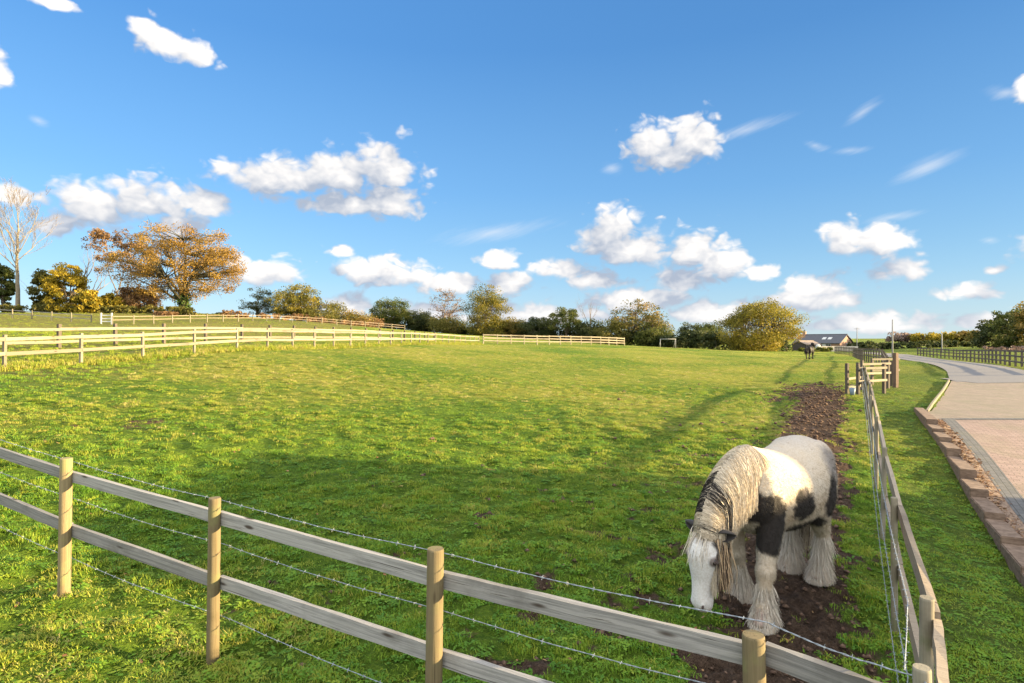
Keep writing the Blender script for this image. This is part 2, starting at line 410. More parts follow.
ii = np.arange(nr-1)[:,None]*ntn; jj = np.arange(ntn)[None]; j2 = (jj+1) % ntn
Fq = np.stack([ii+jj, ii+j2, ii+ntn+j2, ii+ntn+jj], -1).reshape(-1, 4)[:, ::-1]
# dry, sun-bleached grass further out / rough long grass on the left
def dry_mask(x, y):
    n = fbm(x*.11+5, y*.11, 3)
    d_ = np.clip(.35+n*.9+np.clip((y-9)/40, 0, .4), 0, 1)
    rough = np.clip((-13.5-x-.16*(y-30))/3, 0, 1)*np.clip((y-14)/6, 0, 1)
    return np.clip(d_, 0, 1)*.75, rough
dry, rough = dry_mask(gx, gy)
me = mesh_np('ground', V, Fq, None, True, {'mud': ('FLOAT', np.clip(mud+bare, 0, 1)), 'dry': ('FLOAT', dry), 'roughg': ('FLOAT', rough), 'verge': ('FLOAT', verge.astype(float))})
m, nt, b = new_mat('pasture')
geo = nt.nodes.new('ShaderNodeNewGeometry'); Pp = geo.outputs['Position']
def attr(nm, typ='GEOMETRY'):
    a = nt.nodes.new('ShaderNodeAttribute'); a.attribute_name = nm; a.attribute_type = typ; return a.outputs['Fac']
nf = noise(nt, Pp, 14, 8, .65); nm_ = noise(nt, Pp, 3.2, 6, .6); nl = noise(nt, Pp, .5, 5, .6); nx = noise(nt, Pp, 60, 4, .6)
green = mixcol(nt, maprange(nt, nf, .35, .65), (.055,.115,.009), (.130,.205,.019))
green = mixcol(nt, math_node(nt, 'MULTIPLY', maprange(nt, nx, .45, .7), .35), green, (.16,.22,.03))
yel = mixcol(nt, maprange(nt, nf, .3, .7), (.19,.21,.020), (.35,.325,.062))
c = mixcol(nt, maprange(nt, math_node(nt, 'ADD', attr('dry'), math_node(nt, 'MULTIPLY', math_node(nt, 'SUBTRACT', nm_, .5), 1.3)), .25, .95), green, yel)
straw = mixcol(nt, maprange(nt, nf, .35, .65), (.10,.095,.028), (.19,.16,.055))
c = mixcol(nt, math_node(nt, 'MULTIPLY', maprange(nt, nm_, .60, .78), .22), c, straw)
c = mixcol(nt, math_node(nt, 'MULTIPLY', maprange(nt, nl, .62, .8), .35), c, (.05,.10,.012))
nh = noise(nt, Pp, 4.5, 7, .7)
c = mixcol(nt, math_node(nt, 'MULTIPLY', maprange(nt, nh, .54, .66), .5), c, (.055,.090,.012))
c = mixcol(nt, math_node(nt, 'MULTIPLY', attr('roughg'), .75), c, straw)
vg = mixcol(nt, maprange(nt, nf, .35, .65), (.070,.105,.018), (.120,.150,.030))
c = mixcol(nt, math_node(nt, 'MULTIPLY', attr('verge'), .6), c, vg)
earth = mixcol(nt, maprange(nt, nf, .3, .7), (.050,.032,.022), (.125,.082,.056))
earth = mixcol(nt, math_node(nt, 'MULTIPLY', maprange(nt, nx, .55, .7), .5), earth, (.20,.14,.10))
c = mixcol(nt, maprange(nt, math_node(nt, 'ADD', attr('mud'), math_node(nt, 'MULTIPLY', math_node(nt, 'SUBTRACT', nf, .5), .8)), .3, .7), c, earth)
L(nt, c, b.inputs['Base Color']); b.inputs['Roughness'].default_value = .95; b.inputs['Specular IOR Level'].default_value = .1
hh = math_node(nt, 'ADD', math_node(nt, 'ADD', math_node(nt, 'MULTIPLY', nf, .6), math_node(nt, 'MULTIPLY', nx, .2)), math_node(nt, 'MULTIPLY', nm_, .8))
bump(nt, b, math_node(nt, 'SUBTRACT', hh, math_node(nt, 'MULTIPLY', nh, 1.1)), 1.0, .22)
me.materials.append(m)
tag(link('ground', me), kind='structure')

# ------------------------------------------------------------------ grass: real tufts instanced on points
def tuft(seed, n, h, spread, w, lean=.6):
    r = np.random.default_rng(seed); V = []; Fc = []
    for i in range(n):
        a = r.uniform(0, 2*np.pi); rad = spread*math.sqrt(r.uniform()); x, y = rad*math.cos(a), rad*math.sin(a)
        d = r.uniform(0, 2*np.pi); hh_ = h*r.uniform(.5, 1.1); ln = lean*hh_*r.uniform(.3, 1.2); ww = w*r.uniform(.7, 1.3)
        px_, py_ = -math.sin(d)*ww/2, math.cos(d)*ww/2; dx, dy = math.cos(d)*ln, math.sin(d)*ln
        k = len(V)
        V += [(x-px_, y-py_, -.01), (x+px_, y+py_, -.01), (x+dx*.4+px_*.85, y+dy*.4+py_*.85, hh_*.62), (x+dx*.4-px_*.85, y+dy*.4-py_*.85, hh_*.62), (x+dx, y+dy, hh_*r.uniform(.75,1))]
        Fc += [[k,k+1,k+2,k+3],[k+3,k+2,k+4]]
    return V, Fc
def weed(seed):
    r = np.random.default_rng(seed); V = []; Fc = []
    for i in range(9):
        a = r.uniform(0, 2*np.pi); l = r.uniform(.025, .05); w = l*.55; z0 = r.uniform(.012, .03); x0, y0 = r.uniform(-.05,.05), r.uniform(-.05,.05)
        d = (math.cos(a), math.sin(a)); p = (-d[1], d[0]); k = len(V)
        V += [(x0, y0, z0-.012), (x0+d[0]*l*.5+p[0]*w*.5, y0+d[1]*l*.5+p[1]*w*.5, z0+.006), (x0+d[0]*l, y0+d[1]*l, z0-.004), (x0+d[0]*l*.5-p[0]*w*.5, y0+d[1]*l*.5-p[1]*w*.5, z0+.006)]
        Fc += [[k,k+1,k+2,k+3]]
    return V, Fc
def leafy_mat(name, stops, trans=.35, rough=.6, attrname='tint', typ='INSTANCER'):
    m = bpy.data.materials.new(name); m.use_nodes = True; nt = m.node_tree; nt.nodes.clear()
    a = nt.nodes.new('ShaderNodeAttribute'); a.attribute_name = attrname; a.attribute_type = typ
    cr = nt.nodes.new('ShaderNodeValToRGB'); els = cr.color_ramp.elements
    while len(els) < len(stops): els.new(.5)
    for e, (p, c_) in zip(els, stops): e.position = p; e.color = (*c_, 1)
    L(nt, a.outputs['Fac'], cr.inputs[0])
    d = nt.nodes.new('ShaderNodeBsdfPrincipled'); d.inputs['Roughness'].default_value = rough; d.inputs['Specular IOR Level'].default_value = .25
    L(nt, cr.outputs[0], d.inputs['Base Color'])
    t = nt.nodes.new('ShaderNodeBsdfTranslucent'); L(nt, cr.outputs[0], t.inputs[0])
    mx = nt.nodes.new('ShaderNodeMixShader'); mx.inputs[0].default_value = trans
    L(nt, d.outputs[0], mx.inputs[1]); L(nt, t.outputs[0], mx.inputs[2])
    o = nt.nodes.new('ShaderNodeOutputMaterial'); L(nt, mx.outputs[0], o.inputs[0]); return m
M['grass'] = leafy_mat('grass_blade', [(0,(.066,.165,.012)),(.35,(.145,.265,.018)),(.6,(.265,.310,.028)),(.8,(.36,.33,.06)),(1,(.42,.35,.13))], .3)
tufts = bpy.data.collections.new('tuft_library')
def lib(name, vf, mat):
    o = bpy.data.objects.new(name, mesh_np(name, vf[0], vf[1], mat)); tufts.objects.link(o)
lib('a_tuft', tuft(1, 26, .060, .075, .0055), M['grass']); lib('b_tuft', tuft(2, 30, .045, .085, .006, .9), M['grass'])
lib('c_tuft', tuft(3, 22, .085, .06, .005), M['grass']); lib('d_weed', weed(4), M['grass'])
def scatter_gn():
    ng = bpy.data.node_groups.new('scatter', 'GeometryNodeTree')
    ng.interface.new_socket('Geometry', in_out='INPUT', socket_type='NodeSocketGeometry'); ng.interface.new_socket('Geometry', in_out='OUTPUT', socket_type='NodeSocketGeometry')
    a = ng.nodes.new('NodeGroupInput'); z = ng.nodes.new('NodeGroupOutput'); ip = ng.nodes.new('GeometryNodeInstanceOnPoints')
    ci = ng.nodes.new('GeometryNodeCollectionInfo'); ci.inputs[0].default_value = tufts; ci.inputs['Separate Children'].default_value = True; ci.inputs['Reset Children'].default_value = True
    def na(nm, t):
        n = ng.nodes.new('GeometryNodeInputNamedAttribute'); n.data_type = t; n.inputs[0].default_value = nm; return n.outputs[0]
    ip.inputs['Pick Instance'].default_value = True
    ng.links.new(a.outputs[0], ip.inputs['Points']); ng.links.new(ci.outputs[0], ip.inputs['Instance'])
    ng.links.new(na('idx', 'INT'), ip.inputs['Instance Index']); ng.links.new(na('rot', 'FLOAT_VECTOR'), ip.inputs['Rotation']); ng.links.new(na('scl', 'FLOAT_VECTOR'), ip.inputs['Scale'])
    ng.links.new(ip.outputs[0], z.inputs[0]); return ng
GN = scatter_gn()
def scatter(name, x, y, z, scl, tint, idx, label):
    n = len(x)
    rot = np.stack([rng.normal(0,.15,n), rng.normal(0,.15,n), rng.uniform(0, 6.28, n)], 1)
    me = mesh_np(name, np.stack([x,y,z],1), [], None, attrs={'scl': ('FLOAT_VECTOR', scl), 'rot': ('FLOAT_VECTOR', rot), 'idx': ('INT', idx), 'tint': ('FLOAT', tint)})
    o = link(name, me); md = o.modifiers.new('scatter', 'NODES'); md.node_group = GN
    return tag(o, label, 'grass', kind='stuff')
def sample(D0, D1, dens, ms=1.18):
    area = .853*ms*(D1*D1-D0*D0); n = int(area*dens)
    y = np.sqrt(rng.uniform(D0*D0, D1*D1, n)); x = rng.uniform(-1, 1, n)*y*.853*ms
    return x, y
def ground_z(x, y, mu):
    vv = x > FX(y); am = np.where(vv, .35, 1.0)
    return Hn(x, y) + (.045*fbm(x*.9, y*.9, 2) + (.075+.05*np.clip((np.hypot(x,y)-8)/8,0,1))*lumps(x, y) + .032*pnoise(x*8, y*8))*am + mu*(-.03+.11*fbm(x*4.5+9, y*4.5, 4)) + .10*fbm(x*.12, y*.12, 2)*np.clip(np.hypot(x,y)/25-.3, 0, 1)
xs, ys, ss, ds = [], [], [], []
for (a_, b2, de, s_) in ((1.6, 5, 430, 1.0), (5, 9, 300, 1.05), (9, 15, 110, 1.3), (15, 26, 34, 1.6), (26, 48, 8, 2.2), (48, 105, 1.8, 3.0)):
    x, y = sample(a_, b2, de); xs.append(x); ys.append(y); ss.append(np.full(len(x), s_)); ds.append(np.full(len(x), de))
x, y, s_ = map(np.concatenate, (xs, ys, ss))
mu = mud_mask(x, y); br = track_bare(x, y)
clump = fbm(x*1.7, y*1.7, 3); tuf = lumps(x, y)*.9
pv = x > FX(y)
keep = (~in_drive(x, y, -.05)) & (rng.uniform(size=len(x)) > np.clip(mu*1.25+br*.9, 0, .97)) & (rng.uniform(size=len(x)) < np.clip(.72+clump*.7+tuf*.5, .15, 1))
onwall = (y < 18.9) & (x > WX(y)-.02) & (x < WX(y)+.35); keep &= ~onwall
x, y, s_, mu, clump, tuf, pv = (a[keep] for a in (x, y, s_, mu, clump, tuf, pv))
dry_, rough_ = dry_mask(x, y)
tint = np.clip(.35+.42*dry_+.22*clump+.16*np.clip((y-7)/10,0,1)+rng.normal(0,.13,len(x)), 0, 1)
tint = np.where(rough_ > .3, np.clip(tint*.6+.14*rough_, 0, .62), tint); tint = np.where(pv, np.clip(tint*.6+.18, 0, 1), tint)
near_left = np.clip((-x-.5)/2, 0, 1)*np.clip((6.5-y)/1.5, 0, 1); tint = np.clip(tint+.30*near_left, 0, 1)  # sunlit yellow of the near left put into the tuft colour
u = rng.uniform(size=len(x)); idx = np.where(u < .35, 0, np.where(u < .58, 1, np.where(u < .64, 2, 3)))
idx = np.where((s_ > 2.1) & (idx == 3), 1, idx); tint = np.where(idx == 3, np.clip(tint-.25, 0, .55), tint)
hsc = .62*np.clip(.72+1.5*tuf+.5*clump, .25, 2.0)*np.where(pv, .55, 1)*(1+1.6*rough_)*(1-.42*near_left)
scl = np.stack([s_*rng.uniform(.8,1.25,len(x)), s_*rng.uniform(.8,1.25,len(x)), np.clip(1.25-.25*s_, .5, 1)*hsc], 1)
scatter('pasture_grass', x, y, ground_z(x, y, mu), scl, tint, idx, 'short grazed green grass covering the paddock and verge')
# long rough grass beneath the pale fence on the left
n = 5200
t = rng.uniform(0, 1, n)**1.6; Dl = 14+t*66; Xl = np.interp(Dl, [10,19.5,29,80], [-20,-16.6,-13.1,-4.3]) - np.abs(rng.normal(.0, 1.0, n)) + .25
s1 = 1.5+Dl/30
scl = np.stack([s1*1.3, s1*1.3, s1*rng.uniform(.6,1.5,n)], 1)
scatter('rough_grass', Xl, Dl, ground_z(Xl, Dl, 0*Xl), scl, np.clip(rng.normal(.70,.15,n),0,1), rng.integers(0,3,n), 'long dry straw coloured grass along the pale left fence')
# fallen leaves and clods
def flakes(name, x, y, size, mat, label, cat, lift=.02):
    n = len(x); a = rng.uniform(0, 6.28, n); z = ground_z(x, y, mud_mask(x, y))+lift; s = size*rng.uniform(.6, 1.4, n)
    Vv = []; ax = np.stack([np.cos(a), np.sin(a), rng.normal(0,.3,n)], 1)*s[:,None]; ay = np.stack([-np.sin(a), np.cos(a), rng.normal(0,.3,n)], 1)*s[:,None]*.7
    c0 = np.stack([x,y,z], 1)
    Vv = np.stack([c0-ax, c0+ay*.8+ax*.1, c0+ax*1.1, c0-ay*.8], 1).reshape(-1, 3)
    Ff = np.arange(4*n).reshape(n, 4)
    tag(link(name, mesh_np(name, Vv, Ff, mat, attrs={'tint': ('FLOAT', np.repeat(rng.uniform(size=n), 4))})), label, cat, kind='stuff')
M['leaf_litter'] = leafy_mat('leaf_litter', [(0,(.16,.07,.03)),(.5,(.26,.12,.045)),(1,(.36,.22,.10))], .2, attrname='tint', typ='GEOMETRY')
x, y = sample(2.5, 14, 3.2); k = fbm(x*.8+30, y*.8, 2) > .05
k &= (x < FX(y)); flakes('fallen_leaves', x[k], y[k], .022, M['leaf_litter'], 'brown autumn leaves fallen on the paddock grass', 'leaves', .035)
def clods(n):
    x, y = sample(3, 30, 85); mm = mud_mask(x, y); k = rng.uniform(size=len(x)) < mm*.8
    x, y, mm = x[k], y[k], mm[k]; n = len(x); z = ground_z(x, y, mm)
    ico = np.array([(0,0,1),(.9,0,.1),(.28,.86,.2),(-.73,.53,.0),(-.73,-.53,.2),(.28,-.86,.1),(0,0,-.5)])
    fc = np.array([(0,1,2),(0,2,3),(0,3,4),(0,4,5),(0,5,1),(6,2,1),(6,3,2),(6,4,3),(6,5,4),(6,1,5)])
    s = rng.gamma(2.0, .012, n)+.012; s = np.minimum(s*1.2, .018+.0036*y)
    Vv = ico[None]*s[:,None,None]*rng.uniform(.5,1.4,(n,7,1))*np.array([1,1,.7])
    Vv = Vv + np.stack([x,y,z], 1)[:,None]
    Ff = (fc[None]+7*np.arange(n)[:,None,None]).reshape(-1,3)
    M['clod'] = plain('clod', (.055,.032,.022), (.14,.088,.058), 30, .95, .5)
    tag(link('mud_clods', mesh_np('mud_clods', Vv.reshape(-1,3), Ff, M['clod'], True)), 'trampled brown earth clods along the fence track', 'mud', kind='stuff')
clods(1)

# ------------------------------------------------------------------ drive, pavers, kerb courses
def sheet(name, f, nu, nv, mat, kind='structure', uv=None):
    """f(u,v)->(x,y,dz)"""
    V = []; 
    for i in range(nu+1):
        for j in range(nv+1): V.append(f(i/nu, j/nv))
    V = np.array(V); V[:,2] += Hn(V[:,0], V[:,1])
    Fc = [[i*(nv+1)+j, (i+1)*(nv+1)+j, (i+1)*(nv+1)+j+1, i*(nv+1)+j+1] for i in range(nu) for j in range(nv)]
    me = mesh_np(name, V, Fc, mat)
    if me.polygons[0].normal.z < 0: me.flip_normals()
    return tag(link(name, me), kind=kind)
def paver_mat(name, c1, c2, mort, ang, bw=.20, bh=.10, dirt=(.16,.15,.08), damt=.4):
    m, nt, b = new_mat(name); geo = nt.nodes.new('ShaderNodeNewGeometry')
    rt = nt.nodes.new('ShaderNodeVectorRotate'); rt.rotation_type = 'Z_AXIS'; rt.inputs['Angle'].default_value = ang; L(nt, geo.outputs['Position'], rt.inputs['Vector'])
    br_ = nt.nodes.new('ShaderNodeTexBrick'); L(nt, rt.outputs[0], br_.inputs['Vector'])
    br_.inputs['Scale'].default_value = 1; br_.inputs['Brick Width'].default_value = bw; br_.inputs['Row Height'].default_value = bh
    br_.inputs['Mortar Size'].default_value = .008; br_.inputs['Mortar Smooth'].default_value = .3
    br_.inputs['Color1'].default_value = (*c1, 1); br_.inputs['Color2'].default_value = (*c2, 1); br_.inputs['Mortar'].default_value = (*mort, 1)
    n1 = noise(nt, geo.outputs['Position'], .9, 6, .65); n2 = noise(nt, geo.outputs['Position'], 25, 4, .6); n3 = noise(nt, geo.outputs['Position'], 4, 5, .7)
    c = mixcol(nt, math_node(nt, 'MULTIPLY', maprange(nt, n1, .40, .72), damt), br_.outputs['Color'], dirt)
    c = mixcol(nt, math_node(nt, 'MULTIPLY', maprange(nt, n3, .55, .72), .35), c, mort)
    c = mixcol(nt, math_node(nt, 'MULTIPLY', maprange(nt, n2, .4, .7), .35), c, tuple(v*.6 for v in c1))
    L(nt, c, b.inputs['Base Color']); b.inputs['Roughness'].default_value = .85
    bump(nt, b, math_node(nt, 'ADD', math_node(nt, 'MULTIPLY', br_.outputs['Fac'], -.8), math_node(nt, 'MULTIPLY', n2, .4)), .6, .012); return m
WANG = math.atan2(.566, 1)
M['pink'] = paver_mat('pink_pavers', (.31,.222,.185), (.225,.155,.128), (.13,.105,.08), WANG)
M['tan'] = paver_mat('tan_pavers', (.28,.22,.17), (.20,.155,.12), (.13,.11,.08), WANG+.6, dirt=(.165,.15,.095), damt=.75)
M['greyp'] = paver_mat('grey_pavers', (.13,.125,.12), (.095,.094,.092), (.06,.058,.052), WANG+math.pi/2, .2, .1, damt=.25)
M['tarmac'] = plain('tarmac', (.135,.128,.126), (.185,.175,.170), 40, .9, .5)
M['debris'] = plain('leafy_gravel', (.17,.115,.08), (.30,.215,.155), 35, .95, .9, bd=.03)
def base_off(y): return float(drive_off(y))
sheet('driveway', lambda u, v: (lambda y: (WX(y)+.30+v*(42-WX(y)), y, .006+base_off(y)))(-12+u*30.4), 70, 24, M['tan'])
def far_pav(u, v):
    y = 18.4+u*13.1; x0 = 12.86+(y-18.4)*(10.2/13.1); return (x0+v*(40-x0), y, .006+base_off(y))
sheet('paved_forecourt', far_pav, 30, 16, M['tan'])
sheet('tarmac_road', lambda u, v: (lambda y: (float(roadL(y))+v*4.8, y, .012))(31.0+u*95), 90, 4, M['tarmac'])
sheet('tarmac_turning', lambda u, v: (23.4+v*18, 30.2+u*2.6, .018), 8, 10, M['tarmac'])
sheet('paving', lambda u, v: (lambda y: (WX(y)+.84+v*(38-WX(y)), y, .012+base_off(y)))(-12+u*28.3), 66, 24, M['pink'])
sheet('grey_edging', lambda u, v: (lambda y: (WX(y)+.53+v*.32, y, .022+base_off(y)))(-12+u*28.6), 66, 2, M['greyp'])
sheet('grey_cross_edging', lambda u, v: (lambda x, y: (x, y, .020+base_off(y)))(WX(16.4)+.7+v*26, 16.3+u*.32), 2, 20, M['greyp'])
sheet('gravel_strip', lambda u, v: (lambda y: (WX(y)+.24+v*.30, y, .018+base_off(y)))(-12+u*28.3), 66, 2, M['debris'])
x = []; y = []
n = 1300; y = rng.uniform(4, 16.3, n); x = WX(y)+.26+np.abs(rng.normal(0, .12, n)); z = Hn(x, y)+drive_off(y)+.03
a = rng.uniform(0,6.28,n); s = .022*rng.uniform(.6,1.5,n)*np.clip(y/8,1,1.6)
ax = np.stack([np.cos(a), np.sin(a), rng.normal(0,.35,n)],1)*s[:,None]; ay = np.stack([-np.sin(a), np.cos(a), rng.normal(0,.35,n)],1)*s[:,None]*.7; c0 = np.stack([x,y,z],1)
M['litter2'] = leafy_mat('drive_leaf', [(0,(.13,.07,.04)),(.5,(.24,.135,.07)),(1,(.36,.25,.15))], .2, attrname='tint', typ='GEOMETRY')
tag(link('leaf_litter', mesh_np('leaf_litter', np.stack([c0-ax,c0+ay,c0+ax,c0-ay],1).reshape(-1,3), np.arange(4*n).reshape(n,4), M['litter2'], attrs={'tint': ('FLOAT', np.repeat(rng.uniform(size=n),4))})), 'dry brown leaves gathered behind the stepped wall', 'leaves', kind='stuff')
# stepped retaining wall
M['wall'] = plain('wall_block', (.12,.08,.055), (.22,.155,.11), 9, .9, .6, stretch=(1,1,3))
wall = empty('retaining_wall', (WX(12), 12, H(WX(12), 12)), 0, 'low stepped brown retaining wall between the grass verge and the paved drive', 'wall')
SD = [18.75,15.6,14.5,13.4,12.3,10.8,9.86,8.8,7.85,6.9,6.0,5.1,4.2,3.3,2.2]
nd = Vector((.866*1.0, -.49, 0)).normalized()           # across the wall, towards the drive
for i in range(len(SD)-1):
    ya, yb = SD[i], SD[i+1]+.012; top = H(WX((ya+yb)/2), (ya+yb)/2)+.165+ (.03 if i == 0 else 0)
    bm = bmesh.new(); c = []
    for (yy, k) in ((ya,0),(ya,1),(yb,1),(yb,0)): c.append(Vector((WX(yy), yy, 0))+nd*(.25*k))
    tl = (-.02,-.02,.025,.025)
    vs = [bm.verts.new((p.x, p.y, top-.75)) for p in c]+[bm.verts.new((p.x, p.y, top+q_)) for p, q_ in zip(c, tl)]
    for f_ in ((3,2,1,0),(4,5,6,7),(0,1,5,4),(1,2,6,5),(2,3,7,6),(3,0,4,7)): bm.faces.new([vs[q] for q in f_])
    bmesh.ops.recalc_face_normals(bm, faces=bm.faces)
    bmesh.ops.bevel(bm, geom=list(bm.edges), offset=.012, segments=2, affect='EDGES')
    bmesh.ops.translate(bm, verts=bm.verts, vec=-Vector(wall.location))
    me = bpy.data.meshes.new('block'); bm.to_mesh(me); bm.free(); me.materials.append(M['wall']); link('block', me, wall)
mb = MB(); pts = [(12.75+(yy-18.4)*(10.2/13.1), yy) for yy in np.linspace(18.2, 31.4, 12)]
for (a, b_) in zip(pts[:-1], pts[1:]):
    mb.bar((a[0],a[1],H(*a)+.05), (b_[0],b_[1],H(*b_)+.05), .06, .13)
tag(mb.build('edging_board', M['pale']), 'pale timber edging board lying between verge grass and paved forecourt', 'edging board')
# ------------------------------------------------------------------ fences
def resample(pts, sp):
    P_ = [Vector(p) for p in pts]; out = [P_[0].copy()]; need = sp
    for a, b_ in zip(P_[:-1], P_[1:]):
        l = (b_-a).length; pos = 0
        while pos + need <= l: pos += need; out.append(a.lerp(b_, pos/l)); need = sp
        need -= (l-pos)
    return out
def post_mesh(r, h, square=False, lean=0, n=14, jit=.0):
    mb = MB()
    if square:
        mb.bar((0,0,-.25), (lean, 0, h), r*2, r*2, up=(0,1,0), seg=4, jit=jit)
    else:
        mb.tube([(0,0,-.25),(lean*.3,0,.2),(lean*.7,0,h*.6),(lean,0,h-.012),(lean,0,h)], [r*1.04,r*1.02,r,r*.99,r*.93], n)
    return mb
def fence(name, pts, label, cat, h=1.2, r=.05, rails=(1.06,.6), rh=.1, rw=.035, pm='post', rm='rail', square=False, side=1, wires=(), wside=1, jit=.003, every=1, over=True, group=None, heights=None, seg=4):
    """pts (x,y); rails: height of each rail's top; side: which side of the posts the rails are nailed to"""
    P3 = [Vector((p[0], p[1], H(p[0], p[1]))) for p in pts]
    root = empty(name, P3[0], 0, label, cat, group); o0 = P3[0]
    for i, p in enumerate(P3):
        mb = post_mesh(r*random.uniform(.93,1.08), h*random.uniform(.985,1.02) if not heights else heights[i], square, random.uniform(-.012,.012))
        o = mb.build('post', M[pm], root, not square); o.location = p-o0; o.rotation_euler = (random.uniform(-.02,.02), random.uniform(-.02,.02), math.atan2((P3[-1]-p0).y, (P3[-1]-p0).x) if square and (p0 := P3[0]) is not None else random.uniform(0,6))
        if not square:
            for pl in o.data.polygons:
                if len(pl.vertices) > 4: pl.use_smooth = False
    for k in range(0, len(P3)-1, every):
        a, b_ = P3[k], P3[min(k+every, len(P3)-1)]
        d = (b_-a).normalized(); sd = d.cross(Vector((0,0,1))).normalized()*(-side)
        for rt in rails:
            za, zb = rt + random.uniform(-.02,.02), rt + random.uniform(-.02,.02)
            A = a + sd*(r+rw/2-.003) + Vector((0,0,za-rh/2)); B = b_ + sd*(r+rw/2-.003) + Vector((0,0,zb-rh/2))
            ln = (B-A).length; mb = MB()
            # built along local x so that the grain runs along the rail
            mb.bar((0.004,0,0), (ln-.004,0,0), rw, rh*random.uniform(.94,1.05), seg=seg, jit=jit)
            o = mb.build('rail', M[rm], root); o.location = A-o0
            o.rotation_mode = 'QUATERNION'; o.rotation_quaternion = (B-A).to_track_quat('X', 'Z')
    for wz in wires:
        mb = MB(); path = []
        for k in range(len(P3)-1):
            a, b_ = P3[k], P3[k+1]; d = (b_-a).normalized(); sd = d.cross(Vector((0,0,1))).normalized()*(-wside)
            for q in range(12):
                tt = q/12; path.append(a.lerp(b_, tt)+sd*(r+.045)+Vector((0,0,wz-.02*math.sin(math.pi*tt)+random.uniform(-.002,.002))) - o0)
        path.append(P3[-1]+Vector((0,0,wz))-o0)
        # two strands twisted round one another
        tot = 0; s1, s2 = [], []
        for k in range(len(path)-1):
            a, b_ = path[k], path[k+1]; l = (b_-a).length; nn = max(2, int(l/.03)); d = (b_-a).normalized(); u = d.cross(Vector((0,0,1))).normalized(); w_ = u.cross(d)
            for q in range(nn):
                c = a.lerp(b_, q/nn); ph = (tot+l*q/nn)*2*math.pi/.09
                s1.append(c+(u*math.cos(ph)+w_*math.sin(ph))*.0022); s2.append(c-(u*math.cos(ph)+w_*math.sin(ph))*.0022)
            tot += l
        mb.tube(s1, .0016, 4); mb.tube(s2, .0016, 4)
        for k in range(2, len(s1)-2, 4):
            c = (s1[k]+s2[k])/2; d = (s1[k+1]-s1[k-1]).normalized()
            for e in range(2):
                v = Vector((random.gauss(0,1), random.gauss(0,1), random.gauss(0,1))); v -= d*v.dot(d); v.normalize()
                mb.tube([c-v*.013, c+v*.013], .0014, 3)
            mb.tube([c-d*.006, c+d*.006], .0032, 5)
        mb.build('barbed_wire', M['wire'], root)
    return root
FG = [(-7.6,7.05),(-5.72,6.15),(-3.84,5.14),(-2.16,4.33),(-.43,3.25),(1.01,2.45),(1.44,2.05)]
fence('paddock_fence', FG, 'foreground two rail fence of grey boards on round tan posts with barbed wire', 'fence', 1.2, .044, (1.08,.625), .092, .032, 'post', 'rail', side=1, wires=(1.15,.83,.30), wside=1, jit=.003, seg=8, heights=[1.2,1.21,1.2,1.19,1.2,1.125,1.16])
ry = list(np.arange(2.97, 24.8, 2.37))
fence('side_fence', [(1.49,2.14)]+[(FX(y), y) for y in ry], 'weathered grey rail and wire fence running away between the muddy track and the verge', 'fence', 1.2, .030, (1.12,.60), .13, .036, 'post_grey', 'rail_brown', side=-1, wires=(1.16,.78,.42), wside=1, jit=.004, seg=6)
# kissing gate where the side fence ends
ge = (FX(24.4), 24.4)
kg = empty('kissing_gate', (ge[0], ge[1], H(*ge)), 0, 'pale railed kissing gate with staggered panels at the far end of the side fence', 'gate')
def panel(a, b_, rails, h, pm='pale', r=.055, rm='pale', rh=.10):
    A, B = Vector((a[0],a[1],H(*a))), Vector((b_[0],b_[1],H(*b_))); o0 = Vector(kg.location)
    for p in (A, B):
        o = post_mesh(r, h, True).build('post', M[pm], kg); o.location = p-o0; o.rotation_euler = (0,0,.5)
    n_ = (B-A).normalized().cross(Vector((0,0,1)))*(r+.02)
    for rt in rails:
        mb = MB(); ln = (B-A).length; mb.bar((-.08,0,0), (ln+.08,0,0), .04, rh*.95, seg=3, jit=.003)
        o = mb.build('rail', M[rm], kg); o.location = A-o0+n_+Vector((0,0,rt-rh/2)); o.rotation_mode = 'QUATERNION'; o.rotation_quaternion = (B-A).to_track_quat('X', 'Z')
panel((at(858,24.2),24.2), (at(884,25.2),25.2), (1.14,.62), 1.25, 'dark')
panel((at(847,24.6),24.6), (at(858,25.6),25.6), (.70,.35), 1.28, 'dark')
panel((at(862,26.8),26.8), (at(888,27.6),27.6), (1.2,.78), 1.32, 'dark')
panel((at(872,29.5),29.5), (at(897,30.0),30.0), (1.3,.75), 1.3, 'dark')
gp = (at(895.5,28.2), 28.2)
o = post_mesh(.085, 1.62, True).build('gate_post', M['redpost'], kg); o.location = Vector((gp[0], gp[1], H(*gp)))-Vector(kg.location); o.rotation_euler = (0,0,.4)
# bucket hung by the gate
bx_, by_ = at(852.5,24.0), 24.0
mb = MB(); mb.tube([(0,0,0),(0,0,.10),(0,0,.30),(0,0,.32),(0,0,.30),(0,0,.03)], [.08,.09,.12,.125,.11,.07], 16)
bk = mb.build('bucket', plain('pale_plastic', (.15,.20,.25), (.21,.26,.31), 5, .4, .05), None, True, (bx_, by_, H(bx_, by_)+.02))
tag(bk, 'pale blue bucket standing on the grass by the kissing gate', 'bucket')
mb = MB(); mb.tube([(.12*math.cos(t), 0, .31+.11*math.sin(t)) for t in np.linspace(0, math.pi, 9)], .006, 5); mb.build('handle', M['wire'], bk)
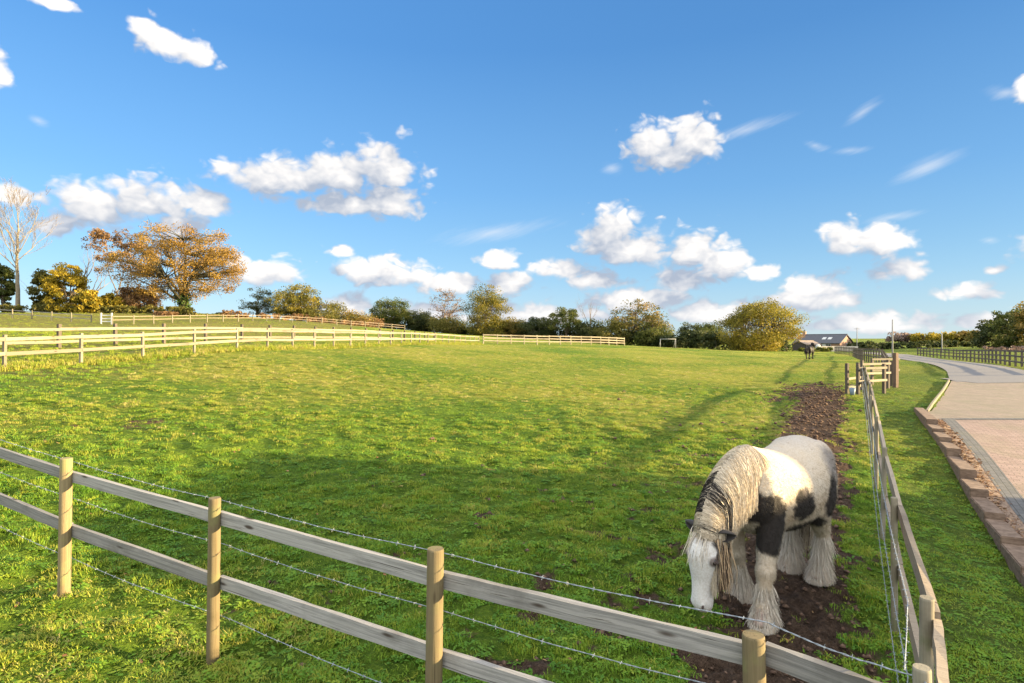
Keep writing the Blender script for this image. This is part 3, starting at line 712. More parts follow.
# far fences
fence('boundary_fence', resample([(at(891,28.8),28.8),(25.9,42),(32.2,55),(45.5,80),(58,108)], 1.9), 'dark post and rail fence receding beyond the kissing gate towards the farm', 'fence', 1.22, .048, (1.1,.62), .085, .04, 'dark', 'dark', True, jit=0, seg=1)
fence('left_fence', resample([(-20,10.4),(-16.6,19.5),(-13.1,29),(-9.9,47),(-4.3,80)], 2.45), 'pale two rail timber fence along the left paddock edge, nearest of the left fences', 'fence', 1.14, .042, (1.08,.60), .115, .04, 'pale', 'pale', True, side=-1, jit=.004, seg=2)
fence('track_fence', resample([(-27.5,20),(-23.6,30),(-18.4,42),(-9.5,76)], 2.9), 'older fence of dark posts and pale rails behind the pale left fence', 'fence', 1.25, .075, (1.05,.42), .14, .04, 'dark', 'pale', True, side=-1, jit=.004, seg=2)
fence('hedge_fence', resample([(-88,76),(-62,74.5),(-50.6,73.6)], 2.6), 'thin brown rail fence below the hedge left of the white gate', 'fence', 1.15, .05, (1.0,.55), .09, .04, 'post_grey', 'rail', True, jit=0, seg=1)
fence('upper_fence', resample([(-49,73.6),(-44,84),(-36,100),(-20,112)], 2.6), 'thin brown rail fence below the oak tree right of the white gate', 'fence', 1.1, .045, (1.0,.6), .07, .04, 'post_grey', 'rail_brown', True, jit=0, seg=1)
fence('far_fence', resample([(-4.0,84),(5,89),(14,96),(19,101)], 2.2), 'distant pale three rail fence at the far edge of the paddock', 'fence', 1.35, .06, (1.3,.9,.5), .16, .04, 'pale', 'pale', True, side=-1, jit=0, seg=1)
fence('road_fence', resample([(30.6,33.6),(31.8,36),(36.5,44),(44.5,57),(51.5,70),(60,89)], 2.0), 'dark brown three rail fence along the far side of the tarmac road', 'fence', 1.2, .06, (1.15,.8,.42), .11, .04, 'dark', 'dark', True, side=1, jit=0, seg=1)
# white field gate
gx0, gx1 = (-50.4, 73.6), (-49.1, 73.6)
wg = empty('field_gate', (gx0[0], gx0[1], H(*gx0)), 0, 'small white wooden field gate in the thin fence below the yellow bush', 'gate')
for dx in (0, 1.3):
    o = post_mesh(.07, 1.35, True).build('gate_post', M['white'], wg); o.location = (dx, 0, 0)
for rz_ in (.3,.65,1.05):
    mb = MB(); mb.bar((.07,0,rz_), (1.23,0,rz_), .05, .12); mb.build('bar', M['white'], wg)
# goal
M['goal'] = plain('dull_white_metal', (.26,.27,.26), (.34,.34,.33), 6, .6, .05)
gl = (at(668,118), 118.0); gr = empty('football_goal', (gl[0], gl[1], H(*gl)), .1, 'small white football goal in front of the far dark hedge', 'goal')
for dx in (-1.55, 1.55):
    mb = MB(); mb.tube([(dx,0,-.1),(dx,0,1.95)], .05, 8); mb.build('goalpost', M['goal'], gr, True)
mb = MB(); mb.tube([(-1.62,0,2.0),(1.62,0,2.0)], .05, 8); mb.build('crossbar', M['goal'], gr, True)
for dx in (-1.5, 1.5):
    mb = MB(); mb.tube([(dx,0.05,1.95),(dx,1.0,-.02)], .03, 6); mb.build('stay', M['goal'], gr, True)
# poles
M['polewood'] = plain('pole_wood', (.22,.21,.20), (.30,.29,.28), 6, .8, .2)
def pole(px, D, ytop, r, label, arms):
    x = at(px, D); z = H(x, D); h = CAMZ+(341-ytop)/F*D - z
    e = empty('utility_pole', (x, D, z), 0, label, 'pole')
    mb = MB(); mb.tube([(0,0,-.3),(0,0,h*.5),(0,0,h)], [r,r*.85,r*.65], 10); mb.build('shaft', M['polewood'], e, True)
    if arms:
        mb = MB(); mb.bar((-.6,0,h-.35),(.6,0,h-.35), .09, .1); mb.build('crossarm', M['polewood'], e)
        for q in (-.5,.5):
            mb = MB(); mb.tube([(q,0,h-.3),(q,0,h-.22),(q,0,h-.16)], [.03,.05,.02], 8); mb.build('insulator', M['white'], e, True)
pole(892.5, 62, 319, .09, 'tall pale utility pole standing right above the reddish gate post', False)
pole(857, 150, 327, .13, 'thin dark utility pole between the farmhouse and the kissing gate', True)
pole(942, 120, 333, .14, 'short pale post in front of the yellow trees beyond the road', False)
# ------------------------------------------------------------------ trees
M['bark'] = plain('bark', (.10,.078,.055), (.19,.155,.115), 6, .95, .8, stretch=(1,1,.3), bd=.04)
M['bark_pale'] = plain('pale_bark', (.19,.16,.11), (.28,.235,.17), 5, .9, .5, stretch=(1,1,.5), bd=.03)
M['bark_dark'] = plain('dark_mossy_bark', (.045,.045,.022), (.095,.08,.05), 5, .95, .8, bd=.04)
M['twig'] = plain('bare_twigs', (.16,.125,.10), (.26,.21,.17), 3, .95, .2)
M['ivy'] = leafy_mat('ivy', [(0,(.03,.065,.012)),(.5,(.06,.11,.02)),(1,(.13,.17,.03))], .2, attrname='tint', typ='GEOMETRY')
PAL = {
 'oak': [(0,(.12,.075,.018)),(.35,(.25,.145,.028)),(.65,(.36,.215,.04)),(1,(.42,.30,.07))],
 'yellow': [(0,(.10,.10,.014)),(.35,(.24,.19,.018)),(.7,(.42,.30,.02)),(1,(.52,.39,.05))],
 'gold': [(0,(.09,.085,.012)),(.35,(.20,.17,.018)),(.7,(.38,.28,.025)),(1,(.52,.36,.05))],
 'olive': [(0,(.06,.065,.014)),(.5,(.14,.135,.028)),(1,(.27,.21,.05))],
 'green': [(0,(.040,.058,.012)),(.5,(.090,.110,.022)),(1,(.20,.185,.04))],
 'dark': [(0,(.028,.040,.014)),(.5,(.055,.070,.022)),(1,(.11,.115,.032))],
 'brown': [(0,(.12,.065,.03)),(.5,(.24,.14,.06)),(1,(.36,.23,.11))],
 'pink': [(0,(.13,.085,.07)),(.5,(.24,.17,.14)),(1,(.33,.25,.20))],
 'goldmix': [(0,(.07,.07,.012)),(.4,(.18,.16,.02)),(.75,(.34,.26,.028)),(1,(.46,.33,.05))],
 'goldgreen': [(0,(.05,.055,.010)),(.4,(.13,.125,.018)),(.75,(.25,.20,.025)),(1,(.36,.27,.05))],
 'mixed': [(0,(.05,.06,.014)),(.4,(.13,.125,.025)),(.7,(.28,.19,.04)),(1,(.40,.25,.07))],
}
LM = {k: leafy_mat(k+'_leaves', v, .38, .6, 'tint', 'GEOMETRY') for k, v in PAL.items()}
def curve(a, b, sag, n, r):
    a, b = np.array(a, float), np.array(b, float); t = np.linspace(0, 1, n)[:,None]
    p = a+(b-a)*t; ln = np.linalg.norm(b-a)
    p[:,2] += sag*ln*np.sin(np.pi*t[:,0])
    w = np.cumsum(r.normal(0, .035*ln, (n,3)), 0)*np.sin(np.pi*t)*.8
    return p+w
def leaf_quads(C, Rr, n, size, r, flat=.65, tint0=None):
    """n leaf faces round each centre"""
    k = len(C); idx = np.repeat(np.arange(k), n)
    d = r.normal(0, 1, (k*n,3)); d /= np.linalg.norm(d, axis=1)[:,None]; d *= (r.uniform(0,1,(k*n,1))**.45); d[:,2] *= flat
    p = C[idx]+d*np.asarray(Rr)[idx][:,None]
    u = r.normal(0,1,(k*n,3)); u /= np.linalg.norm(u, axis=1)[:,None]
    v = np.cross(u, r.normal(0,1,(k*n,3))); v /= np.linalg.norm(v, axis=1)[:,None]
    s = (size*r.uniform(.55,1.5,(k*n,1)))
    V = np.stack([p-u*s, p+v*s*.62+u*s*.15, p+u*s, p-v*s*.62+u*s*.1], 1).reshape(-1,3)
    ct = r.uniform(0,1,k) if tint0 is None else tint0
    t = np.clip(.55*ct[idx]+.45*r.uniform(0,1,k*n), 0, 1)
    return V, np.repeat(t, 4)
def crown_tree(name, x, y, h, w, pal, seed, label, group=None, trunk_frac=.25, nclus=70, leaves=70, lsize=None, rx=None, dens=1.0, bark='bark', flat_bottom=.35, lean=0, shape=1.0, extra_twigs=0, multi=1, cr=.13, ty=.85, ivy=False):
    r = np.random.default_rng(seed); z = H(x, y)
    root = empty(name, (x, y, z), 0, label, 'tree' if name.endswith('tree') else 'bush', group)
    cz0, cz1 = h*trunk_frac, h
    # uneven crown envelope: ellipsoid with a lumpy radius
    K = []
    lob = r.normal(0,1,(7,3)); lob /= np.linalg.norm(lob, axis=1)[:,None]; la = r.uniform(-.22,.28,7)
    while len(K) < nclus:
        d = r.normal(0,1,3); d /= np.linalg.norm(d)
        rad = 1+sum(la[i]*max(0, d@lob[i])**3 for i in range(7))
        q = d*rad*(r.uniform(.12,1)**.42)
        if q[2] < 0: q[2] *= flat_bottom*2
        K.append(q)
    K = np.array(K); cz = cz0+(cz1-cz0)*.46
    C = np.c_[K[:,0]*w/2*.90+lean*h*(K[:,2]+1)*.3, K[:,1]*w/2*ty, cz+K[:,2]*(cz1-cz0)*.50]
    C[:,0] *= w/2*.93/(np.percentile(np.abs(C[:,0]), 97)+w*cr*.55)*1.0
    up_ = C[:,2] > cz; tz = h-w*cr*.42
    C[up_,2] = cz+(C[up_,2]-cz)*(tz-cz)/max(C[:,2].max()-cz, .1)
    C[:,2] = np.maximum(C[:,2], cz0*.55+.1)
    mb = MB(); rt = h*.022+w*.008
    stems = [np.array([0,0,0.])] if multi == 1 else [np.array([r.normal(0,w*.12), r.normal(0,w*.12), 0]) for _ in range(multi)]
    fork = max(h*trunk_frac*.95, .25)
    # main limbs: cluster the foliage centres by direction
    nl = 7; lim = C[r.choice(len(C), nl, replace=False)]*np.array([.55,.55,1]); lim[:,2] = fork+(lim[:,2]-fork)*.6
    nodes = []
    for s0 in stems:
        tp = np.array([s0[0]*.6+lean*h*.1, s0[1]*.6, fork]); p = curve(s0-np.array([0,0,.3]), tp, 0, 5, r)
        mb.tube(p, list(np.linspace(rt*1.35, rt, 5)/math.sqrt(multi)), 7)
    for q in lim:
        a = np.array([stems[0][0]*.6+lean*h*.1, stems[0][1]*.6, fork*r.uniform(.75,1.0)]); p = curve(a, q, .06, 6, r)
        mb.tube(p, list(np.linspace(rt*.62, rt*.26, 6)), 5); nodes += list(p[2:])
    top = np.array([lean*h*.3, 0, h*.86]); p = curve([lean*h*.1,0,fork], top, 0, 7, r); mb.tube(p, list(np.linspace(rt*.8, rt*.12, 7)), 5); nodes += list(p[1:])
    nodes = np.array(nodes)
    for c in C:
        a = nodes[np.argmin(((nodes-c)**2).sum(1)+.0)]; p = curve(a, c, .05, 4, r); mb.tube(p, list(np.linspace(rt*.2, rt*.06, 4)), 4, False)
    for e in range(extra_twigs):
        c = C[r.integers(len(C))]; d = c-np.array([0,0,cz*.7]); d /= np.linalg.norm(d)+1e-6
        p = curve(c, c+(d+r.normal(0,.45,3))*w*.065, .03, 4, r); mb.tube(p, [rt*.06,rt*.05,rt*.04,rt*.02], 3, False)
    mb.build('trunk', M[bark], root, True)
    ls = lsize or max(.10, w*.013)
    rad = w*cr*r.uniform(.65,1.25,len(C))
    V, t = leaf_quads(C, rad, int(leaves*dens), ls, r, .6)
    me = mesh_np('crown', V, np.arange(len(V)).reshape(-1,4), LM[pal], attrs={'tint': ('FLOAT', t)})
    link('crown', me, root)
    if ivy:
        n = 260; zz = r.uniform(.1, fork*1.35, n); C2 = np.c_[r.normal(0,rt*1.1,n), r.normal(0,rt*1.1,n), zz]
        V, t = leaf_quads(C2, np.full(n,.3), 10, .13, r, 1)
        link('ivy', mesh_np('ivy', V, np.arange(len(V)).reshape(-1,4), M['ivy'], attrs={'tint': ('FLOAT', t)}), root)
    return root
def bare_tree(name, x, y, h, w, seed, label, bark='bark', group=None, depth=6, first=.3, leafpal=None, leafn=0, up=.35, spread=.6, thick=1.0, twig='twig'):
    r = np.random.default_rng(seed); z = H(x, y); root = empty(name, (x, y, z), 0, label, 'tree', group)
    mb, tw = MB(), MB(); tips = []
    def grow(p, d, l, rad, dep):
        n = 4; pts = [p]; dd = d.copy()
        for i in range(n):
            dd = dd+r.normal(0,.10 if dep < depth else .02,3)+np.array([0,0,up*.12]); dd /= np.linalg.norm(dd); pts.append(pts[-1]+dd*l/n)
        rads = np.linspace(rad, rad*.62, n+1); (mb if dep > depth-3 else tw).tube(pts, list(rads), 6 if dep > depth-2 else (4 if dep > 2 else 3), False)
        if dep == 0: tips.append(pts[-1]); return
        for i in range(r.integers(2,4) if dep < depth else 3):
            a = r.normal(0,1,3); a -= dd*(a@dd); a /= np.linalg.norm(a); k = spread*r.uniform(.45,1.15)
            k = k*.35 if (i == 0 and dep >= depth-2) else k
            nd_ = dd*math.cos(k)+a*math.sin(k); nd_[2] += up*.2; nd_ /= np.linalg.norm(nd_)
            st = pts[-1] if i < 2 else pts[r.integers(2,4)]
            grow(st, nd_, l*r.uniform(.66,.86), rads[-1]*r.uniform(.6,.8), dep-1)
    rad0 = h*.017*thick
    grow(np.array([0,0,-.3]), np.array([r.normal(0,.03),0,1.]), h*first, rad0, depth)
    # fit to the wanted height and width
    allv = np.array(tw.v+mb.v); sz = h/allv[:,2].max(); sw = (w/2)/np.percentile(np.abs(allv[:,:2]), 98)
    for q in (mb, tw): q.v = [(p[0]*(1+(sw-1)*min(1,max(0,p[2]/(h*first)-.6))), p[1]*(1+(sw-1)*min(1,max(0,p[2]/(h*first)-.6))), p[2]*sz) for p in q.v]
    mb.build('trunk', M[bark], root, True); tw.build('crown', M[twig], root)
    if leafpal:
        T = np.array(tips)*np.array([sw,sw,sz]); T = T[r.choice(len(T), min(leafn, len(T)), replace=False)]
        V, t = leaf_quads(T, np.full(len(T), w*.055), 22, max(.10, w*.013), r, .7)
        link('leaves', mesh_np('leaves', V, np.arange(len(V)).reshape(-1,4), LM[leafpal], attrs={'tint': ('FLOAT', t)}), root)
    return root
def hh_(px, D, ytop): return CAMZ+(341-ytop)/F*D-H(at(px, D), D)
def T(px, D, ytop, wpx, pal, label, name='autumn_tree', **k):
    x = at(px, D); h = hh_(px, D, ytop); return crown_tree(name, x, D, h, wpx/F*D, pal, int(px*7+D), label, **k)
def B(px, D, ytop, wpx, label, name='bare_tree', **k):
    x = at(px, D); h = hh_(px, D, ytop); return bare_tree(name, x, D, h, wpx/F*D, int(px*11+D), label, **k)
def bush(px, D, ytop, wpx, pal, label, name='bush', **k):
    a = dict(trunk_frac=.03, nclus=70, leaves=120, flat_bottom=.62, lsize=.17, multi=3, cr=.165, ty=.8); a.update(k)
    return T(px, D, ytop, wpx, pal, label, name, **a)
# left-hand group on the rise
T(184, 100, 227, 134, 'oak', 'big spreading orange brown oak tree standing left above the pale fences', 'oak_tree', trunk_frac=.17, nclus=230, leaves=190, lsize=.10, cr=.066, flat_bottom=.56, extra_twigs=60, ivy=True, ty=.75, bark='bark_dark')
def leader_tree(name, x, y, h, w, seed, label, bark):
    r = np.random.default_rng(seed); z = H(x, y); root = empty(name, (x, y, z), 0, label, 'tree'); mb, tw = MB(), MB()
    n = 14; pts = [np.array([0,0,-.3])]
    for i in range(1, n+1): pts.append(np.array([.012*h*math.sin(i*.7)*i/n, r.normal(0,.05), h*.97*i/n]))
    R0 = h*.020; rad = [R0*(1-.93*(i/n)**1.1) for i in range(n+1)]; mb.tube(pts, rad, 9); P_ = np.array(pts)
    def branch(p, d, l, ra, dep):
        q = [p]; dd = d.copy()
        for i in range(5):
            dd = dd+r.normal(0,.13,3)+np.array([0,0,.10]); dd /= np.linalg.norm(dd); q.append(q[-1]+dd*l/5)
        (mb if dep > 1 else tw).tube(q, list(np.linspace(ra, ra*.35, 6)), 5 if dep > 1 else 3, False)
        if dep == 0: return
        for k in range(5):
            t_ = r.uniform(.3, 1); c = q[min(5, int(t_*5))]; a = r.normal(0,1,3); a /= np.linalg.norm(a)
            nd_ = dd*.75+a*.6+np.array([0,0,.25]); nd_ /= np.linalg.norm(nd_); branch(c, nd_, l*r.uniform(.35,.6), max(ra*.45, .012), dep-1)
    for i in range(17):
        t_ = .36+.60*(i+r.uniform(0,.6))/17; c = np.array([np.interp(t_*.97*h, P_[:,2], P_[:,0]), np.interp(t_*.97*h, P_[:,2], P_[:,1]), t_*.97*h]); a = i*2.4+r.normal(0,.4)
        up_ = .75+.8*t_; d = np.array([math.cos(a), math.sin(a), up_]); d /= np.linalg.norm(d)
        branch(c, d, w*.62*(1.15-t_*.75), R0*.36*(1.1-t_), 3)
    mb.build('trunk', M[bark], root, True); tw.build('crown', M['twig'], root)
leader_tree('ash_tree', at(17.5,96), 96, hh_(17,96,203), 15, 27, 'tall bare tree with a pale straight trunk at the far left', 'bark_pale')
B(80, 108, 232, 62, 'bare forked tree rising behind the yellow bush', depth=7, first=.28, spread=.55, thick=2.0)
B(117, 112, 226, 62, 'half bare rusty leaved tree just left of the big oak', 'rusty_tree', depth=6, first=.30, leafpal='brown', leafn=420, spread=.55)
bush(70, 95, 263, 44, 'yellow', 'bright yellow bushy tree on the left hedge line', 'yellow_bush', nclus=120, leaves=130, cr=.13, lsize=.13)
bush(46, 97, 270, 30, 'olive', 'olive brown bush between the pale trunk and the yellow bush', 'olive_bush')
bush(88, 93, 290, 22, 'gold', 'small greenish gold bush spilling right of the yellow bush', 'gold_bush')
B(33, 104, 268, 36, 'small dark bare tree behind the pale trunk', depth=5)
bush(2, 99, 262, 26, 'green', 'dark green ivy covered tree at the left picture edge', 'ivy_tree', trunk_frac=.2)
bush(134, 101, 287, 46, 'brown', 'tan brown bush under the left limb of the big oak', 'brown_bush', dens=.8)
bush(112, 98, 293, 22, 'gold', 'low golden brown bush right of the yellow bush', 'tan_bush')
bush(166, 92, 312, 20, 'brown', 'small reddish brown scrub at the foot of the oak trunk', 'scrub_bush', dens=.7)
bush(222, 128, 313, 26, 'dark', 'low dark thicket on the rise right of the oak', 'thicket')
# hedge along the top of the rise
def hedge(name, pts, h, wd, pal, label, seed, n, leaves=40, ls=.22, tag_cat='hedge'):
    r = np.random.default_rng(seed); P_ = [np.array(p, float) for p in pts]; seg = [np.linalg.norm(b_-a) for a, b_ in zip(P_[:-1], P_[1:])]; tot = sum(seg)
    C = []
    for _ in range(n):
        q = r.uniform(0, tot)
        for a, b_, l in zip(P_[:-1], P_[1:], seg):
            if q <= l: c = a+(b_-a)*q/l; break
            q -= l
        c = c+r.normal(0, wd*.3, 2); hh2 = h*(.75+.45*float(fbm(np.array([c[0]*.12+seed]), np.array([c[1]*.12]), 3)[0]))
        C.append((c[0], c[1], H(c[0], c[1])+hh2*r.uniform(.08,.92)))
    C = np.array(C); base = np.array([P_[0][0], P_[0][1], H(*P_[0])])
    root = empty(name, tuple(base), 0, label, tag_cat)
    V, t = leaf_quads(C-base, np.full(n, max(h*.28, .45)), leaves, ls, r, .8)
    link('foliage', mesh_np('foliage', V, np.arange(len(V)).reshape(-1,4), LM[pal], attrs={'tint': ('FLOAT', t)}), root)
    mb = MB()
    for c in C[::4]:
        z = H(c[0], c[1]); mb.tube([(c[0]-base[0], c[1]-base[1], z-.1-base[2]), (c[0]-base[0]+r.normal(0,.15), c[1]-base[1]+r.normal(0,.15), max(z+.3, c[2])-base[2])], [.05,.02], 4, False)
    mb.build('stems', M['bark'], root)
hedge('hedge', [(-95,92),(-76,93),(-50,95)], 1.5, 1.4, 'olive', 'long clipped olive brown hedge below the left trees', 3, 300, 34, .17)
hedge('hedge', [(-46,96),(-36,112),(-30,130)], 1.3, 1.4, 'brown', 'low brown hedge running right from the oak', 4, 120, 34, .17)
# middle distance, left of centre
T(257, 150, 287, 34, 'dark', 'thin dark tree with open crown right of the big oak', 'dark_tree', trunk_frac=.18, nclus=60, leaves=90, extra_twigs=80)
T(297, 150, 283, 54, 'goldgreen', 'rounded green and orange tree on the left skyline', 'round_tree', trunk_frac=.06, nclus=110, leaves=110, lsize=.17)
T(278, 153, 292, 34, 'green', 'dark green tree tucked left of the green and orange tree', 'green_tree', trunk_frac=.15, nclus=50, leaves=60)
bush(322, 152, 301, 54, 'olive', 'sloping olive bush right of the green and orange tree', 'olive_bush')
bush(345, 158, 309, 60, 'mixed', 'rusty green bush sloping down along the left skyline', 'rusty_bush')
bush(364, 163, 316, 40, 'brown', 'last small orange brown bush at the lower end of the slope', 'orange_bush')
T(390, 180, 297, 44, 'green', 'dark green tree with uneven crown right of the skyline gap', 'green_tree', trunk_frac=.05, nclus=110, leaves=120, extra_twigs=60)
bush(420, 182, 309, 34, 'dark', 'dark bush between the uneven green tree and the bare brown tree', 'dark_bush')
T(446, 182, 288, 38, 'pink', 'bare twiggy brown tree left of the tall golden green tree', 'bare_tree', trunk_frac=.2, nclus=110, leaves=16, lsize=.16, extra_twigs=420, cr=.10)
bush(446, 178, 315, 44, 'olive', 'olive undergrowth beneath the bare twiggy brown tree', 'undergrowth')
T(487, 170, 283, 48, 'goldgreen', 'tall golden green tree standing left of the picture centre', 'golden_tree', trunk_frac=.03, nclus=150, leaves=150, lsize=.15, cr=.15, flat_bottom=.7)
bush(512, 176, 317, 36, 'mixed', 'low dark red green bush just right of the tall golden green tree', 'mixed_bush')
bush(540, 172, 316, 40, 'dark', 'dark bush left of the small open crowned tree', 'dark_bush')
T(566, 168, 307, 38, 'green', 'small open crowned green tree with a visible trunk at picture centre', 'green_tree', trunk_frac=.26, nclus=70, leaves=90, lsize=.18)
bush(590, 166, 318, 40, 'dark', 'dark bush below the spindly bare tree', 'dark_bush')
B(588, 172, 293, 26, 'spindly bare tree poking above the dark bushes', depth=6, first=.42, spread=.35, up=.7, thick=2.4)
T(640, 160, 298, 62, 'mixed', 'wide half bare green brown tree behind the football goal', 'broad_tree', trunk_frac=.10, nclus=150, leaves=46, lsize=.20, extra_twigs=220, cr=.10)
bush(612, 157, 318, 36, 'olive', 'olive bush in front of the wide half bare tree', 'olive_bush')
bush(655, 155, 322, 46, 'green', 'green undergrowth beneath the wide half bare tree', 'undergrowth')
bush(690, 170, 322, 30, 'dark', 'dark blue green bush right of the football goal', 'dark_bush')
bush(708, 168, 320, 36, 'green', 'green bush left of the great golden tree', 'green_bush')
T(757, 133, 298, 84, 'goldmix', 'great rounded golden tree left of the farmhouse', 'golden_tree', trunk_frac=.03, nclus=260, leaves=130, lsize=.14, cr=.11, ty=.8, flat_bottom=.62)
T(786, 150, 316, 34, 'oak', 'smaller orange brown tree behind the great golden tree', 'orange_tree', trunk_frac=.1, nclus=60, leaves=60)
hedge('hedge', [(-42,186),(-20,182),(-4,178),(18,171),(40,150),(52,140),(62,137)], 5.0, 2.5, 'dark', 'long dark hedge along the far side of the paddock', 9, 620, 44, .30)
hedge('hedge', [(62,129),(70,131)], 1.0, 1.0, 'green', 'short green clipped hedge left of the small brown barn', 12, 50, 40, .18)
# beyond the road on the right
hedge('hedge', [(86,152),(100,165),(125,178),(150,190)], 2.4, 2.5, 'dark', 'dark hedge line on the bank beyond the road', 14, 190, 40, .3)
for k_, (px, D, yt, wp, pal, lab) in enumerate([(905,250,332,34,'pink','greyish bare looking tree at the left end of the far right row'),(925,245,333,34,'gold','yellow green tree in the far right row behind the pale post'),(950,245,331,36,'gold','broad golden tree in the middle of the far right row'),
        (972,240,330,34,'mixed','brown green tree in the far right row'),(992,235,328,32,'olive','olive tree where the far right row meets the dark wood')]):
    T(px, D, yt, wp, pal, lab, 'autumn_tree', trunk_frac=.08, nclus=50, leaves=46, lsize=.42, group='trees of the far right row')
for (px, D, yt, wp, pal, lab) in [(1000,165,318,44,'dark','dark tree at the left end of the wood on the right'),(1018,150,308,44,'green','tall dark green tree of the wood at the right picture edge'),(1042,140,298,56,'mixed','tallest brownish tree of the wood cut by the right picture edge'),(1090,130,300,60,'green','green tree of the wood outside the right picture edge')]:
    T(px, D, yt, wp, pal, lab, 'wood_tree', trunk_frac=.02, nclus=110, leaves=80, lsize=.26, flat_bottom=.7, group='trees of the right hand wood', extra_twigs=60)
hedge('scrub', [(100,125),(125,132),(150,140)], 1.3, 5, 'pink', 'plum brown scrub below the wood on the right', 17, 200, 34, .22, 'scrub')
# ------------------------------------------------------------------ farmhouse far off
M['slate'] = plain('slate_roof', (.060,.062,.072), (.095,.097,.105), 5, .7, .4)
M['tile'] = plain('brown_tile_roof', (.20,.155,.125), (.30,.235,.19), 4, .85, .4)
M['brick'] = paver_mat('red_brick', (.34,.19,.13), (.27,.15,.105), (.32,.27,.22), 0, .22, .075, damt=.2)
M['glass'] = plain('window_glass', (.04,.05,.06), (.07,.08,.09), 2, .08, .0, spec=.6)
M['darkwood'] = plain('dark_boarding', (.06,.05,.045), (.10,.085,.075), 5, .85, .3, stretch=(1,1,8))
def gable_house(root, L_, Wd, he, hr, wall, roof, over=.3, t=.16):
    """ridge along local x, centred; walls to the eaves he, ridge at hr"""
    mb = MB(); x0, x1, y0, y1 = -L_/2, L_/2, -Wd/2, Wd/2
    mb.add([(x0,y0,-.6),(x1,y0,-.6),(x1,y1,-.6),(x0,y1,-.6),(x0,y0,he),(x1,y0,he),(x1,y1,he),(x0,y1,he),(x0,0,hr-.02),(x1,0,hr-.02)],
           [[0,1,5,4],[2,3,7,6],[1,2,6,9,5],[3,0,4,8,7],[3,2,1,0]]); mb.build('wall', wall, root)
    mb = MB(); sl = (hr-he)/(Wd/2); e = over
    for s in (-1, 1):
        a = (s*(Wd/2+e), he-sl*e); 
        V = [(x0-e,a[0],a[1]+.01),(x1+e,a[0],a[1]+.01),(x1+e,0,hr+.01),(x0-e,0,hr+.01)]
        V += [(p[0],p[1],p[2]+t) for p in V]
        mb.add(V, [[0,1,2,3],[7,6,5,4],[0,4,5,1],[1,5,6,2],[2,6,7,3],[3,7,4,0]])
    rf = mb.build('roof', roof, root)
    mb = MB(); mb.tube([(x0-e,0,hr+t+.02),(x1+e,0,hr+t+.02)], .11, 8); mb.build('ridge_tiles', roof, rf)
    return rf
def window(root, x, y, z, w, h, ax, out):
    mb = MB(); f = .07
    def bx(u0,u1,z0,z1,d0,d1):
        if ax == 'x': mb.box(x+u0, x+u1, min(y+out*d0,y+out*d1), max(y+out*d0,y+out*d1), z+z0, z+z1)
        else: mb.box(min(x+out*d0,x+out*d1), max(x+out*d0,x+out*d1), y+u0, y+u1, z+z0, z+z1)
    for q in ((-w/2,-w/2+f,0,h),(w/2-f,w/2,0,h),(-w/2+f,w/2-f,0,f),(-w/2+f,w/2-f,h-f,h),(-f/3,f/3,f,h-f)): bx(*q, .003, .06)
    wd = mb.build('window', M['white'], root)
    mb = MB(); bx(-w/2+f,w/2-f,f,h-f,.006,.02); mb.build('pane', M['glass'], wd)
fx, fy = at(823, 158), 158.0
fh = empty('farmhouse', (fx, fy, H(fx, fy)), R(-50), 'long low farmhouse with dark slate roof and brick gable lit by the sun', 'house')
rf = gable_house(fh, 11.5, 8.2, 1.9, hh_(823,158,334.6), M['brick'], M['slate'])
mb = MB(); mb.box(-5.2,-4.4,-.35,.35,3.2,5.0); mb.build('chimney', M['brick'], rf)
for q in (-3.5, 0, 3.0): window(fh, q, -4.1, .7, 1.3, 1.0, 'x', -1)
window(fh, 5.75, .5, .8, 1.2, 1.1, 'y', 1)
mb = MB(); mb.box(1.5,2.4,-4.16,-4.103,0,1.8); mb.build('door', M['white'], fh)
for q in (1.2, 2.6):
    mb = MB(); sl = (hh_(823,158,334.6)-1.9)/4.1; V = [(q-.45,-2.6,1.9+1.5*sl+.25),(q+.45,-2.6,1.9+1.5*sl+.25),(q+.45,-1.6,1.9+2.5*sl+.25),(q-.45,-1.6,1.9+2.5*sl+.25)]
    V += [(p[0],p[1],p[2]-.2) for p in V]; mb.add(V, [[0,1,2,3],[0,4,5,1],[1,5,6,2],[2,6,7,3],[3,7,4,0]]); mb.build('roof_window', M['white'], rf)
bx2, by2 = at(806, 146), 146.0
br2 = empty('barn', (bx2, by2, H(bx2, by2)), R(22), 'small dark boarded barn with pale tiled roof in front of the slate roofed farmhouse', 'barn')
gable_house(br2, 4.6, 4.2, 1.5, hh_(806,146,341), M['darkwood'], M['tile'], .2)
mb = MB(); mb.box(-.6,.6,-2.16,-2.103,-.2,1.3); mb.build('door', M['darkwood'], br2)
mb = MB()
for q in range(9): mb.box(q*1.1, q*1.1+1.06, 0, .05, -.3, 1.15+.04*(q%2))
gx_, gy_ = at(818.5,140), 140
pw = mb.build('garden_wall', plain('pale_render', (.42,.37,.31),(.52,.47,.40),4), None, False, (gx_, gy_, H(gx_, gy_))); pw.rotation_euler = (0,0,.1)
tag(pw, 'low pale garden wall in front of the farmhouse, right of the barn', 'wall')
mb = MB()
mb.tube([(0,0,0),(0,0,1.2),(0,0,1.5),(0,0,1.62)], [.55,.55,.4,.1], 12)
sx_, sy_ = at(818,141), 141; tk = mb.build('water_tank', M['white'], None, True, (sx_, sy_, H(sx_, sy_))); tag(tk, 'small white rounded tank beside the barn roof behind the dark pony', 'tank')
